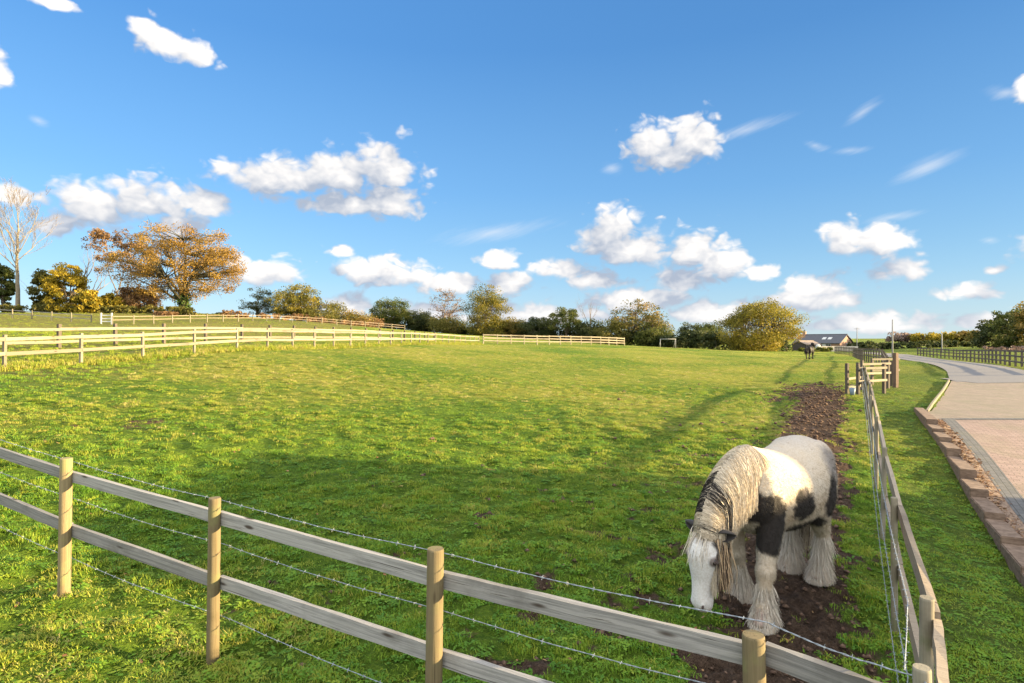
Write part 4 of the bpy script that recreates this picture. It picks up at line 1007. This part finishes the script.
# ------------------------------------------------------------------ the house beside the drive (outside the picture, its shade falls on the paddock)
M['render'] = plain('brick_render', (.40,.26,.19), (.48,.33,.25), 6, .9, .3)
hs_ = empty('bungalow', (17.2, 6.52, -.55), R(90), 'brick bungalow with a taller gabled end beside the paved drive', 'house')
rfb = gable_house(hs_, 3.66, 7.4, 2.6, 4.62, M['render'], M['tile'], .3)
window(hs_, 0, 3.7, .9, 1.8, 1.3, 'x', 1)
mb = MB(); mb.box(-8.3, -1.84, -3.2, 3.2, -.4, 2.3); mb.build('wing', M['render'], hs_)
mb = MB(); e = .3
for s_ in (-1, 1):
    V = [(-8.6,s_*3.5,2.2),(-1.85,s_*3.5,2.2),(-1.85,0,4.02),(-8.6,0,4.02)]; V += [(p[0],p[1],p[2]+.14) for p in V]
    mb.add(V, [[0,1,2,3],[7,6,5,4],[0,4,5,1],[1,5,6,2],[2,6,7,3],[3,7,4,0]])
mb.add([(-8.29,-3.2,2.301),(-8.29,3.2,2.301),(-8.29,0,3.95)], [[0,1,2]])
mb.build('wing_roof', M['tile'], hs_)
for q in (-6.5, -3.8): window(hs_, q, 3.2, .9, 1.5, 1.2, 'x', 1)
# ------------------------------------------------------------------ horses
def loft(bm, secs, n=20):
    """secs: list of (centre, half side vector, half up vector); closed ends"""
    rings = []
    for c, a, b_ in secs:
        c, a, b_ = Vector(c), Vector(a), Vector(b_)
        rings.append([bm.verts.new(c+a*math.cos(2*math.pi*k/n)+b_*math.sin(2*math.pi*k/n)) for k in range(n)])
    for r0, r1 in zip(rings[:-1], rings[1:]):
        for k in range(n): bm.faces.new((r0[k], r0[(k+1)%n], r1[(k+1)%n], r1[k]))
    bm.faces.new(rings[0][::-1]); bm.faces.new(rings[-1])
def limb(bm, pts, n=14):
    """pts: list of (x,y,z,rx,ry): cross-sections turned square to the limb"""
    P_ = [Vector(p[:3]) for p in pts]; secs = []
    for i, p in enumerate(P_):
        t = (P_[min(i+1,len(P_)-1)]-P_[max(i-1,0)]).normalized()
        a = Vector((1,0,0)); a = (a-t*a.dot(t)).normalized(); b_ = t.cross(a).normalized()
        secs.append((p, a*pts[i][3], b_*pts[i][4]))
    loft(bm, secs, n)
def refine(pts, k=3):
    """Catmull-Rom resampling of tuples"""
    P_ = np.array(pts, float); out = []
    for i in range(len(P_)-1):
        p0, p1, p2, p3 = P_[max(i-1,0)], P_[i], P_[i+1], P_[min(i+2,len(P_)-1)]
        for q in range(k):
            t = q/k; out.append(.5*((2*p1)+(-p0+p2)*t+(2*p0-5*p1+4*p2-p3)*t*t+(-p0+3*p1-3*p2+p3)*t**3))
    out.append(P_[-1]); return [tuple(o) for o in out]
def remeshed(bm, voxel, sm):
    bmesh.ops.recalc_face_normals(bm, faces=bm.faces)
    me = bpy.data.meshes.new('tmp'); bm.to_mesh(me); bm.free()
    o = bpy.data.objects.new('tmp', me); COL.objects.link(o)
    m1 = o.modifiers.new('r', 'REMESH'); m1.mode = 'VOXEL'; m1.voxel_size = voxel; m1.use_smooth_shade = True
    m2 = o.modifiers.new('s', 'SMOOTH'); m2.factor = .5; m2.iterations = sm
    dg = bpy.context.evaluated_depsgraph_get(); dg.update()
    res = bpy.data.meshes.new_from_object(o.evaluated_get(dg)); bpy.data.objects.remove(o); bpy.data.meshes.remove(me)
    return res
def horse_body(front, hind, neck, head_fn, voxel=.013, sm=5, heavy=1.0):
    bm = bmesh.new()
    tor = refine([(.70,0,.98,.10,.13),(.62,0,.98,.185,.22),(.48,0,.99,.255,.315),(.32,0,1.0,.285,.365),(.10,0,.97,.335,.365),(-.15,0,.945,.36,.375),(-.38,0,.98,.345,.375),(-.58,0,1.04,.325,.345),(-.74,0,1.05,.265,.29),(-.86,0,1.02,.15,.19),(-.90,0,1.0,.07,.1)], 3)
    loft(bm, [((x,y,z),(0,w,0),(0,0,hh)) for x,y,z,w,hh in tor], 28)
    for s in (-1, 1):     # croup and shoulder masses
        loft(bm, [((-.60+dx, s*.135, 1.12), (0,.17*k,0), (0,0,.235*k)) for dx, k in ((-.24,.25),(-.19,.7),(-.08,.97),(.02,1),(.12,.9),(.22,.55),(.27,.2))], 18)
        loft(bm, [((.47+dx, s*.15, .99), (0,.14*k,0), (0,0,.27*k)) for dx, k in ((-.16,.3),(-.09,.8),(0,1),(.09,.85),(.16,.4))], 16)
    for L_ in front+hind: limb(bm, refine(L_, 3))
    nk = refine(neck, 4); P_ = [Vector(p[:3]) for p in nk]; secs = []
    for i, p in enumerate(P_):
        t = (P_[min(i+1,len(P_)-1)]-P_[max(i-1,0)]).normalized(); a = Vector((0,1,0)); a = (a-t*a.dot(t)).normalized(); b_ = a.cross(t).normalized()
        secs.append((p, a*nk[i][3], b_*nk[i][4]))
    loft(bm, secs, 22)
    head_fn(bm)
    return remeshed(bm, voxel, sm)
def ell(P, c, r):
    return (((P-np.array(c))/np.array(r))**2).sum(1)
def n3(P, s, o=0.0):
    return .5*fbm(P[:,0]*s+o, P[:,1]*s+1.7*P[:,2]*s, 3)+.5*fbm(P[:,2]*s+o+9, (P[:,0]-P[:,1])*s, 3)
HSC = 1.065
HX, HY = 2.511, 5.795
hz0 = H(HX, HY)
f_ang = math.atan2(-.677, -.736)
horse = empty('horse', (HX, HY, hz0), f_ang, 'shaggy white and black horse with long pale mane grazing near the fence corner', 'horse')
horse.scale = (HSC,)*3
HEAD = dict(p=Vector((1.03,-.06,.76)), m=Vector((1.075,-.085,.145)))
hd = (HEAD['m']-HEAD['p']).normalized(); hside = Vector((.12,.993,0)); hside = (hside-hd*hside.dot(hd)).normalized(); hfwd = hside.cross(hd).normalized()
if hfwd.x < 0: hfwd = -hfwd
def hp(d, s=0, f=0): return HEAD['p']+hd*d+hside*s+hfwd*f
def head_fn(bm):
    sec = refine([(-.06,.06,.08,-.06),(0,.105,.125,-.035),(.09,.128,.165,-.02),(.18,.130,.172,-.015),(.27,.112,.148,-.01),(.36,.090,.108,.0),(.45,.080,.092,.005),(.53,.083,.090,.0),(.585,.070,.072,-.008),(.612,.040,.040,-.012)], 3)
    loft(bm, [(hp(d, 0, o), hside*w, hfwd*dp) for d,w,dp,o in sec], 22)
    for s in (-1, 1):
        # cheek, brow ridge, nostril rim, jaw
        loft(bm, [(hp(.20+q*.09, s*.058, -.065), hside*.052*k, hfwd*.085*k) for q, k in ((-1,.3),(-.6,.8),(0,1),(.6,.8),(1,.3))], 12)
        loft(bm, [(hp(.175+q*.045, s*.106, .062), hside*.030*k, hfwd*.034*k) for q, k in ((-1,.35),(-.5,.85),(0,1),(.5,.8),(1,.35))], 10)
        loft(bm, [(hp(.535+q*.035, s*.042, .056), hside*.028*k, hfwd*.026*k) for q, k in ((-1,.35),(-.5,.85),(0,1),(.5,.8),(1,.3))], 10)
LF = [(0.44,0.17,0.98,0.1484,0.1272),(0.44,0.19,0.8,0.1325,0.1007),(0.5,0.19,0.64,0.1098,0.0915),(0.565,0.2,0.47,0.0805,0.0732),(0.585,0.205,0.42,0.0878,0.0805),(0.6,0.205,0.34,0.0671,0.061),(0.62,0.21,0.22,0.061,0.0561),(0.635,0.21,0.15,0.0756,0.0683),(0.665,0.215,0.085,0.0878,0.0805),(0.68,0.215,0.03,0.1074,0.0976),(0.685,0.215,0.0,0.1147,0.1049)]
RF = [(0.42,-0.17,0.98,0.1484,0.1272),(0.4,-0.19,0.8,0.1325,0.1007),(0.375,-0.18,0.64,0.1098,0.0915),(0.35,-0.17,0.47,0.0805,0.0732),(0.345,-0.17,0.42,0.0878,0.0805),(0.32,-0.165,0.34,0.0671,0.061),(0.285,-0.16,0.22,0.061,0.0561),(0.265,-0.16,0.15,0.0756,0.0683),(0.285,-0.16,0.085,0.0878,0.0805),(0.3,-0.16,0.03,0.1074,0.0976),(0.305,-0.16,0.0,0.1147,0.1049)]
LH = [(-0.58,0.17,1.05,0.2332,0.159),(-0.56,0.2,0.86,0.212,0.1378),(-0.52,0.205,0.72,0.1643,0.1113),(-0.6,0.19,0.58,0.1159,0.0952),(-0.71,0.17,0.48,0.0952,0.0756),(-0.735,0.165,0.43,0.0927,0.0732),(-0.72,0.155,0.34,0.0708,0.0634),(-0.7,0.15,0.22,0.0659,0.061),(-0.69,0.15,0.15,0.0805,0.0708),(-0.655,0.145,0.085,0.0903,0.083),(-0.64,0.145,0.03,0.1098,0.1025),(-0.635,0.145,0.0,0.1171,0.1074)]
RH = [(-0.58,-0.17,1.05,0.2332,0.159),(-0.58,-0.2,0.86,0.212,0.1378),(-0.56,-0.205,0.72,0.1643,0.1113),(-0.66,-0.19,0.58,0.1159,0.0952),(-0.77,-0.17,0.48,0.0952,0.0756),(-0.8,-0.165,0.43,0.0927,0.0732),(-0.79,-0.16,0.34,0.0708,0.0634),(-0.78,-0.155,0.22,0.0659,0.061),(-0.77,-0.155,0.15,0.0805,0.0708),(-0.735,-0.155,0.085,0.0903,0.083),(-0.72,-0.155,0.03,0.1098,0.1025),(-0.715,-0.155,0.0,0.1171,0.1074)]
LH = [(x, y, z, a*(.88 if z < .6 else 1), b_*(.88 if z < .6 else 1)) for x, y, z, a, b_ in LH]; RH = [(x, y, z, a*(.88 if z < .6 else 1), b_*(.88 if z < .6 else 1)) for x, y, z, a, b_ in RH]
LF, RF, LH, RH = [[(x, y, z, a*(.74 if z < .1 else 1), b_*(.74 if z < .1 else 1)) for x, y, z, a, b_ in L_] for L_ in (LF, RF, LH, RH)]
NECK = [(.30,0,1.10,.20,.26),(.48,-.01,1.12,.185,.285),(.66,-.02,1.10,.155,.25),(.82,-.04,1.02,.125,.21),(.94,-.055,.90,.105,.175),(1.0,-.06,.79,.095,.14),(1.02,-.06,.72,.08,.11)]
bme = horse_body([LF, RF], [LH, RH], NECK, head_fn)
nv = len(bme.vertices); BV = np.empty(nv*3, np.float32); bme.vertices.foreach_get('co', BV); BV = BV.reshape(-1,3).astype(float)
def coat(P):
    w = n3(P, 9.0)*.55+n3(P, 22, 4)*.25
    col = np.tile(np.array([.52,.455,.365]), (len(P),1))
    cream = np.clip(.45+n3(P, 2.6, 31)*1.1+n3(P, 11, 3)*.5, 0, 1)[:,None]
    col = col*(1-cream*.55)+np.array([.50,.38,.25])*cream*.55
    def patch(c, r, colr, soft=.25, k=1.0):
        nonlocal col
        m = np.clip((1.0-ell(P, c, r)+w*1.3)/soft*.5+.5, 0, 1)[:,None]*k
        col = col*(1-m)+np.array(colr)*m
    BLK = (.022,.018,.016); GREY = (.24,.22,.215)
    # dusty legs, stained lower coat
    low = np.clip((.42-P[:,2])/.3, 0, 1)[:,None]*np.clip(.4+n3(P, 6, 8)*1.3, 0, 1)[:,None]
    col = col*(1-low*.6)+np.array([.52,.39,.26])*low*.6
    patch((-.56,.04,1.37), (.30,.24,.12), (.40,.36,.33), .9, .45)
    patch((-.58,.28,1.12), (.15,.16,.19), (.19,.175,.17), .6, .85)
    patch((-.80,.20,1.05), (.12,.14,.24), GREY, .6, .6)
    patch((-.52,.32,.86), (.12,.16,.20), BLK, .25)
    patch((-.70,.22,.70), (.07,.16,.16), BLK, .4, .9)
    patch((.08,.34,.86), (.16,.14,.13), BLK, .2)
    patch((.13,.34,.96), (.10,.12,.09), BLK, .2)
    patch((.10,.34,1.08), (.05,.1,.09), (.30,.25,.22), .8, .6)
    patch((-.18,.20,.63), (.36,.20,.085), BLK, .3)
    patch((.53,.27,.85), (.15,.16,.20), BLK, .2)
    patch((.54,.22,.68), (.12,.13,.14), BLK, .2)
    patch((.66,.16,.92), (.09,.1,.16), BLK, .4)
    patch((.84,-.14,1.10), (.15,.16,.22), BLK, .3)
    patch((.42,-.27,.85), (.14,.14,.2), BLK, .3)
    patch((-.3,-.34,.95), (.3,.12,.25), BLK, .3)
    # head: white face, dark ears and cheek
    hd_ = P-np.array(HEAD['p']); dd = hd_@np.array(hd); sd = hd_@np.array(hside); fd = hd_@np.array(hfwd)
    face = ((dd > .03) & (np.hypot(P[:,0]-1.05, P[:,1]+.07) < .3))
    fm = np.where(face, np.clip((fd+.10)/.08, 0, 1), 0)[:,None]
    col = col*(1-fm)+np.array([.66,.64,.61])*fm
    ck = np.where((dd > .0) & (P[:,0] > .8), np.clip((1-(((dd-.25)/.12)**2+((sd-.12)/.06)**2+((fd+.11)/.065)**2))*2+.5+w*1.5, 0, 1), 0)[:,None]*.85
    col = col*(1-ck)+np.array([.05,.04,.036])*ck
    pt = np.where((P[:,0] > .85), np.clip((1-(((dd-.02)/.09)**2+((np.abs(sd)-.10)/.05)**2+((fd+.02)/.09)**2))*2+.5, 0, 1), 0)[:,None]
    col = col*(1-pt)+np.array([.05,.045,.042])*pt
    mz = np.where((dd > .5), np.clip((dd-.555)/.05, 0, 1), 0)[:,None]*.75
    col = col*(1-mz)+np.array([.42,.30,.27])*mz
    ey = np.clip(1.8-(((dd-.178)/.036)**2+((np.abs(sd)-.122)/.035)**2+((fd-.055)/.046)**2), 0, 1)[:,None]*.85
    col = col*(1-ey)+np.array([.12,.085,.075])*ey
    # hooves
    hf = np.clip((.055-P[:,2])/.02, 0, 1)[:,None]*(P[:,0] < .86)[:,None]
    col = col*(1-hf)+np.array([.20,.165,.125])*hf
    return np.clip(col, 0, .78)
def set_col(me, C):
    a = me.attributes.new('coat', 'FLOAT_COLOR', 'POINT'); a.data.foreach_set('color', np.c_[C, np.ones(len(C))].astype(np.float32).ravel())
set_col(bme, coat(BV))
def coat_mat(name, rough=.75, sheen=.06):
    m, nt, b = new_mat(name); a = nt.nodes.new('ShaderNodeAttribute'); a.attribute_name = 'coat'
    tcn = nt.nodes.new('ShaderNodeTexCoord'); n = noise(nt, tcn.outputs['Object'], 70, 4, .6)
    c = mixcol(nt, math_node(nt, 'MULTIPLY', maprange(nt, n, .35, .7), .45), a.outputs['Color'], (.62,.54,.44), 'MULTIPLY')
    L(nt, c, b.inputs['Base Color']); b.inputs['Roughness'].default_value = rough; b.inputs['Specular IOR Level'].default_value = .2
    b.inputs['Sheen Weight'].default_value = sheen; b.inputs['Sheen Roughness'].default_value = .5
    bump(nt, b, n, .25, .008); return m
M['coat'] = coat_mat('horse_coat'); M['coat_dark'] = coat_mat('dark_coat', .6, 0.0); M['hair'] = coat_mat('horse_hair', .55, .1)
bme.materials.append(M['coat']); link('body', bme, horse)
def strands(name, roots, dirs, length, width, colr, parent, grav=.6, n=5, wave=.02, seed=3, side=None, mat=None):
    """tapered hair ribbons: roots (k,3), initial direction (k,3), length (k)"""
    r = np.random.default_rng(seed); k = len(roots); P_ = np.array(roots, float); D_ = np.array(dirs, float); D_ /= np.linalg.norm(D_, axis=1)[:,None]
    pts = [P_.copy()]; ph = r.uniform(0,6.28,k); axw = r.normal(0,1,(k,3))
    for i in range(1, n+1):
        D_ = D_+np.array([0,0,-grav])*(1.0/n); D_ /= np.linalg.norm(D_, axis=1)[:,None]
        P_ = P_+D_*(length/n)[:,None]+axw*wave*(length/n)[:,None]*np.sin(ph+i*1.3)[:,None]*3
        pts.append(P_.copy())
    wv = r.normal(0,1,(k,3)); wv -= D_*(wv*D_).sum(1)[:,None]; wv /= np.linalg.norm(wv, axis=1)[:,None]
    V = []; 
    for i, p in enumerate(pts):
        w_ = (width*(1-.85*(i/n)**1.6))[:,None]/2; V += [p-wv*w_, p+wv*w_]
    V = np.stack(V, 1); m_ = V.shape[1]
    base = np.arange(k)[:,None]*m_
    Fq = np.concatenate([base+np.array([[2*i, 2*i+1, 2*i+3, 2*i+2]]) for i in range(n)], 0)
    me = mesh_np(name, V.reshape(-1,3), Fq, mat or M['hair'], True); set_col(me, np.repeat(np.asarray(colr, float), m_, 0)); return link(name, me, parent)
# short winter coat all over
tri = np.random.default_rng(5); idx = tri.integers(0, nv, 120000); NV = np.empty(nv*3, np.float32); bme.vertices.foreach_get('normal', NV); NV = NV.reshape(-1,3)
Pc = BV[idx]; Nc = NV[idx]; keepc = (Pc[:,2] > .06); Pc, Nc, = Pc[keepc], Nc[keepc]
isface = (Pc[:,0] > .93) & (Pc[:,2] < .72)
dirc = Nc*.20+np.array([-.75,0,-.45])+tri.normal(0,.22,(len(Pc),3)); dirc -= Nc*np.minimum((dirc*Nc).sum(1)-.16, 0)[:,None]
strands('coat_hair', Pc-Nc*.004, dirc, np.where(isface, .010, .032)*tri.uniform(.6,1.3,len(Pc)), np.full(len(Pc), .0026), np.clip(coat(Pc)*tri.uniform(.92,1.06,(len(Pc),1)), 0, .8), horse, .4, 2, .02, 6)
# mane: rooted along the crest, falling to the near side
nkc = np.array(refine(NECK, 8)); r = np.random.default_rng(11)
crest = []
for i in range(len(nkc)):
    p = Vector(nkc[i][:3]); t = Vector(nkc[min(i+1,len(nkc)-1)][:3])-Vector(nkc[max(i-1,0)][:3]); t.normalize(); a = Vector((0,1,0)); a = (a-t*a.dot(t)).normalized(); b_ = a.cross(t).normalized()
    if b_.z < 0 and i < 3: b_ = -b_
    if b_.dot(Vector((.6,0,.8))) < 0: b_ = -b_
    crest.append((p+b_*nkc[i][4]*.93, b_, t))
CR = np.array([list(c[0])+list(c[1])+list(c[2]) for c in crest])
def crest_at(u): 
    q = u*(len(CR)-1); i = np.minimum(q.astype(int), len(CR)-2); f = (q-i)[:,None]; return CR[i]*(1-f)+CR[i+1]*f
def hair_paths(name, paths, width, colr, parent, taper=.8):
    k, n1_, _ = paths.shape; T_ = np.gradient(paths, axis=1); r2 = np.random.default_rng(len(paths))
    wv = r2.normal(0,1,(k,1,3)); T_ /= np.linalg.norm(T_, axis=2)[...,None]+1e-9; wv = wv-T_*(wv*T_).sum(2)[...,None]; wv /= np.linalg.norm(wv, axis=2)[...,None]
    w_ = (width[:,None]*(1-taper*np.linspace(0,1,n1_)[None]**1.6))[...,None]/2
    V = np.stack([paths-wv*w_, paths+wv*w_], 2).reshape(k, n1_*2, 3); base = np.arange(k)[:,None]*n1_*2
    Fq = np.concatenate([base+np.array([[2*q, 2*q+1, 2*q+3, 2*q+2]]) for q in range(n1_-1)], 0)
    me = mesh_np(name, V.reshape(-1,3), Fq, M['hair'], True); set_col(me, np.repeat(np.asarray(colr, float), n1_*2, 0)); return link(name, me, parent)
NKA = np.array(refine(NECK, 8)); nkt = np.gradient(NKA[:,:3], axis=0); nkt /= np.linalg.norm(nkt, axis=1)[:,None]
nka = np.array([0,1,0])-nkt*nkt[:,1:2]; nka /= np.linalg.norm(nka, axis=1)[:,None]; nkb = np.cross(nka, nkt); nkb *= np.sign(nkb@np.array([.6,0,.8]))[:,None]
def nk_at(v, arr):
    q = np.clip(v, 0, 1)*(len(arr)-1); i = np.minimum(q.astype(int), len(arr)-2); f = (q-i)[...,None]; return arr[i]*(1-f)+arr[i+1]*f
def mane(k, seed, sgn, lmin, lmax, u0, u1, lift):
    r = np.random.default_rng(seed); u = r.uniform(u0, u1, k); lock = np.floor(u*46)/46+.5/46; u = u*.7+lock*.3
    Lh = r.uniform(lmin, lmax, k)*np.clip((u-u0)*6+.55, .4, 1); n = 12; drift = r.normal(.0,.055,k)+.07*np.sin(lock*61)
    off = lift*r.uniform(.2,1.3,k); pts = []; s = np.zeros(k); ph = r.normal(0,.10,k); free = None; P0 = None
    for q in range(n):
        v = np.clip(u+(drift+.10)*(q/n)**1.2, 0, 1); c = nk_at(v, NKA); a, b_ = nk_at(v, nka), nk_at(v, nkb); wa, hb = c[:,3], c[:,4]
        phi = np.minimum(ph*.5+.08+(s/np.maximum((wa+hb)*.55, .05)), 1.75)
        on = c[:,:3]+a*((wa+off*1.1)*np.sin(phi)*sgn)[:,None]+b_*((hb+off*.9)*np.cos(phi)-.012)[:,None]
        if P0 is None: cur = on
        else:
            hang = np.clip((phi-1.05)/.6, 0, 1)[:,None]
            dn = P0+np.array([.10,.02*sgn,-1.0])*(Lh/n)[:,None]+r.normal(0,.0025,(k,3))
            cur = on*(1-hang)+dn*hang
            stp = np.linalg.norm(cur-P0, axis=1)[:,None]; cur = P0+(cur-P0)*np.minimum(1, (Lh/n)[:,None]*1.5/np.maximum(stp,1e-6))
        pts.append(cur); P0 = cur; s = s+Lh/n
    return np.stack(pts, 1), u, r
def mane_col(u, r, black):
    b_ = r.uniform(size=len(u)) < black(u)
    t = (.88+.16*np.sin(np.floor(u*46)*12.9898)**2)[:,None]*r.uniform(.85,1.1,(len(u),1))
    return np.clip(np.where(b_[:,None], np.array([[.026,.021,.019]]), np.array([[.68,.585,.445]])*t), 0, .78)
blk_near = lambda u: np.where((u > .52) & (u < .63), .85, np.where((u > .80) & (u < .86), .35, .03))
blk_far = lambda u: np.where((u > .45) & (u < .72), .9, .06)
p_, u_, r_ = mane(9000, 11, 1, .36, .60, .17, 1.0, .022); hair_paths('mane', p_, np.full(len(u_), .0055), mane_col(u_, r_, blk_near), horse)
p_, u_, r_ = mane(4200, 12, -1, .26, .46, .16, .90, .016); hair_paths('mane', p_, np.full(len(u_), .0055), mane_col(u_, r_, blk_far), horse)
# forelock between the ears and a dark lock down the cheek
k = 260; root_ = np.array([list(hp(-.01+r.normal(0,.02), r.normal(0,.035), .06+r.normal(0,.012))) for _ in range(k)])
dr = np.array([list(hfwd*.6+hd*.7+hside*r.normal(0,.25)) for _ in range(k)])
mc = np.where(r.uniform(size=(k,1)) < .14, np.array([[.03,.025,.02]]), np.array([[.70,.62,.50]])*r.uniform(.75,1.05,(k,1)))
strands('forelock', root_, dr, r.uniform(.12,.26,k), np.full(k,.007), mc, horse, 1.0, 5, .03, 13)
k = 520; root_ = np.array([list(hp(.0+abs(r.normal(0,.04)), .105+r.normal(0,.015), -.04+r.normal(0,.03))) for _ in range(k)])
dr = np.array([list(hd*1.0+hside*(.22+r.normal(0,.12))+hfwd*r.normal(-.05,.12)) for _ in range(k)])
mc = np.where(r.uniform(size=(k,1)) < .45, np.array([[.05,.035,.028]]), np.array([[.56,.40,.24]])*r.uniform(.7,1.1,(k,1)))
strands('cheek_lock', root_, dr, r.uniform(.22,.40,k), np.full(k,.007), mc, horse, .8, 5, .04, 14)
# feathers: long hair flaring over the hooves
for q, L_ in enumerate((LF, RF, LH, RH)):
    k = 4200; t = r.uniform(0,1,k)**.7; j = np.array(L_[5:11]); pos = t*(len(j)-1.15); i = pos.astype(int); f = (pos-i)[:,None]; cc = j[i]*(1-f)+j[i+1]*f
    an = r.uniform(0,6.28,k); out = np.stack([np.cos(an), np.sin(an), 0*an], 1); back = np.clip(-out[:,0], 0, 1)
    root_ = cc[:,:3]+out*cc[:,3:4]*np.array([1,.9,0])*.92
    dr = out*(.30+.22*t+.22*back)[:,None]+np.array([0,0,-1.0])+r.normal(0,.12,(k,3))
    ln = np.minimum((.10+.11*t+.05*back)*r.uniform(.6,1.25,k), root_[:,2]*1.2+.015)
    mc = np.array([.68,.62,.53])*r.uniform(.78,1.06,(k,1)); st = (r.uniform(size=(k,1)) < .30)*np.clip(t[:,None]+.1, 0, 1); mc = mc*(1-st*.6)+np.array([.50,.35,.22])*st*.6
    strands('feather', root_, dr, ln, np.full(k,.0055), np.clip(mc,0,.78), horse, .25, 4, .03, 20+q)
# tail
k = 1500; root_ = np.array([-.87,-.02,1.10])+r.normal(0,.028,(k,3)); dr = np.array([-.20,-.25,-.6])+r.normal(0,.14,(k,3))
mc = np.where(r.uniform(size=(k,1)) < .35, np.array([[.10,.085,.07]]), np.array([[.62,.53,.40]])*r.uniform(.7,1.05,(k,1)))
strands('tail', root_, dr, r.uniform(.65,.98,k), np.full(k,.009), mc, horse, 2.6, 8, .03, 31)
# ears, eyes, nostrils
def ear(base, ax, opn, l, w, parent, colr, mat):
    ax = ax.normalized(); opn = (opn-ax*opn.dot(ax)).normalized(); sd = ax.cross(opn); V = []; n = 9; m_ = 9
    for i in range(n+1):
        t = i/n; ww = w*math.sin(math.pi*(.18+.80*t))**.8*(1-.1*t); 
        for k2 in range(m_):
            a = math.radians(-125+250*k2/(m_-1)); V.append(base+ax*l*t+(sd*math.sin(a)-opn*math.cos(a))*ww+opn*.2*w*t)
    Fc = [[i*m_+k2, i*m_+k2+1, (i+1)*m_+k2+1, (i+1)*m_+k2] for i in range(n) for k2 in range(m_-1)]
    me = mesh_np('ear', [tuple(v) for v in V], Fc, mat, True); set_col(me, np.tile(colr, (len(V),1)))
    o = link('ear', me, parent); md = o.modifiers.new('thick', 'SOLIDIFY'); md.thickness = .008; return o
ear(hp(-.005,.078,-.01), -hd*.30+hside*.95-hfwd*.25, hfwd+hd*.5, .155, .042, horse, (.045,.04,.038), M['hair'])
ear(hp(-.005,-.078,-.01), -hd*.22-hside*.95-hfwd*.10, hfwd+hd*.5, .155, .042, horse, (.045,.04,.038), M['hair'])
M['eye'] = plain('horse_eye', (.012,.008,.006), (.02,.012,.01), 5, .08, 0, spec=.6)
M['nostril'] = plain('nostril', (.05,.03,.028), (.09,.06,.055), 30, .7, .1)
def ball(name, c, rx, ax3, mat, parent):
    bm = bmesh.new(); bmesh.ops.create_uvsphere(bm, u_segments=14, v_segments=10, radius=1)
    for v in bm.verts: v.co = c+ax3[0]*v.co.x*rx[0]+ax3[1]*v.co.y*rx[1]+ax3[2]*v.co.z*rx[2]
    me = bpy.data.meshes.new(name); bm.to_mesh(me); bm.free(); me.materials.append(mat)
    for p in me.polygons: p.use_smooth = True
    return link(name, me, parent)
for s in (-1, 1):
    ball('eye', hp(.178, s*.122, .060), (.021,.018,.026), (hside,hfwd,hd), M['eye'], horse)
    k = 60; rt_ = np.array([list(hp(.165+r.normal(0,.003), s*.140, .058+r.normal(0,.016))) for _ in range(k)])
    strands('eyelash', rt_, np.array([list(hside*s*.6+hd*.8+Vector(r.normal(0,.2,3)))]*k), np.full(k,.022), np.full(k,.0025), np.tile([.12,.09,.08],(k,1)), horse, .3, 2, .0, 41)
    ball('nostril', hp(.548, s*.054, .066), (.012,.008,.020), (hside,hfwd,hd), M['nostril'], horse)
# far dark pony, hindquarters towards us, head up to the right
def head2(bm):
    p, m2 = Vector((1.02,.10,1.62)), Vector((1.42,.22,1.30)); d = (m2-p).normalized(); s = Vector((-.28,.96,0)); f = s.cross(d)
    loft(bm, [(p+d*q*1.15, s*w, f*h2) for q, w, h2 in ((-.06,.05,.07),(.02,.09,.12),(.14,.11,.15),(.26,.09,.12),(.38,.07,.09),(.47,.065,.07),(.52,.03,.03))], 14)
    for e in (-1, 1): loft(bm, [(p+s*e*.07+Vector((-.02,0,.05+t)), s*w, Vector((w,0,0))) for t, w in ((0,.035),(.07,.03),(.14,.008))], 8)
st = lambda L_, dx: [(x+dx, *rest) for x, *rest in L_]
LF2 = [(.44+ (x-.44)*.25, y, z, a, b_) for x,y,z,a,b_ in LF]; RF2 = [(.42+(x-.42)*.25, y, z, a, b_) for x,y,z,a,b_ in RF]
pme = horse_body([LF2, RF2], [LH, RH], [(.30,0,1.10,.20,.28),(.52,.01,1.18,.17,.27),(.70,.03,1.30,.14,.22),(.86,.06,1.44,.11,.17),(1.0,.09,1.56,.09,.13),(1.04,.1,1.6,.08,.11)], head2, .022, 4)
nv2 = len(pme.vertices); PV = np.empty(nv2*3, np.float32); pme.vertices.foreach_get('co', PV); PV = PV.reshape(-1,3).astype(float)
pc = np.tile([.013,.009,.008], (nv2,1)); bl = np.clip((PV[:,0]-1.22)*9, 0, 1)[:,None]*(PV[:,2] > 1.2)[:,None]; pc = pc*(1-bl)+np.array([.6,.56,.5])*bl
set_col(pme, pc); pme.materials.append(M['coat_dark'])
px_, py_ = at(810, 62), 62.0
pony = empty('horse', (px_, py_, H(px_, py_)), R(48), 'small dark brown horse with a pale muzzle standing far off near the farm', 'horse'); pony.scale = (.98,)*3
link('body', pme, pony)
k = 500; strands('tail', np.array([-.89,0,1.17])+r.normal(0,.03,(k,3)), np.array([-.6,0,.05])+r.normal(0,.15,(k,3)), r.uniform(.6,.9,k), np.full(k,.016), np.tile([.018,.014,.012],(k,1)), pony, 2.8, 6, .03, 51)
k = 500; uu = r.uniform(0,1,k)[:,None]; strands('mane', np.array([.55,.0,1.44])*(1-uu)+np.array([1.0,.09,1.70])*uu+r.normal(0,.02,(k,3)), np.array([.1,-.9,.2])+r.normal(0,.2,(k,3)), r.uniform(.2,.35,k), np.full(k,.018), np.tile([.018,.014,.012],(k,1)), pony, 1.8, 5, .03, 52)
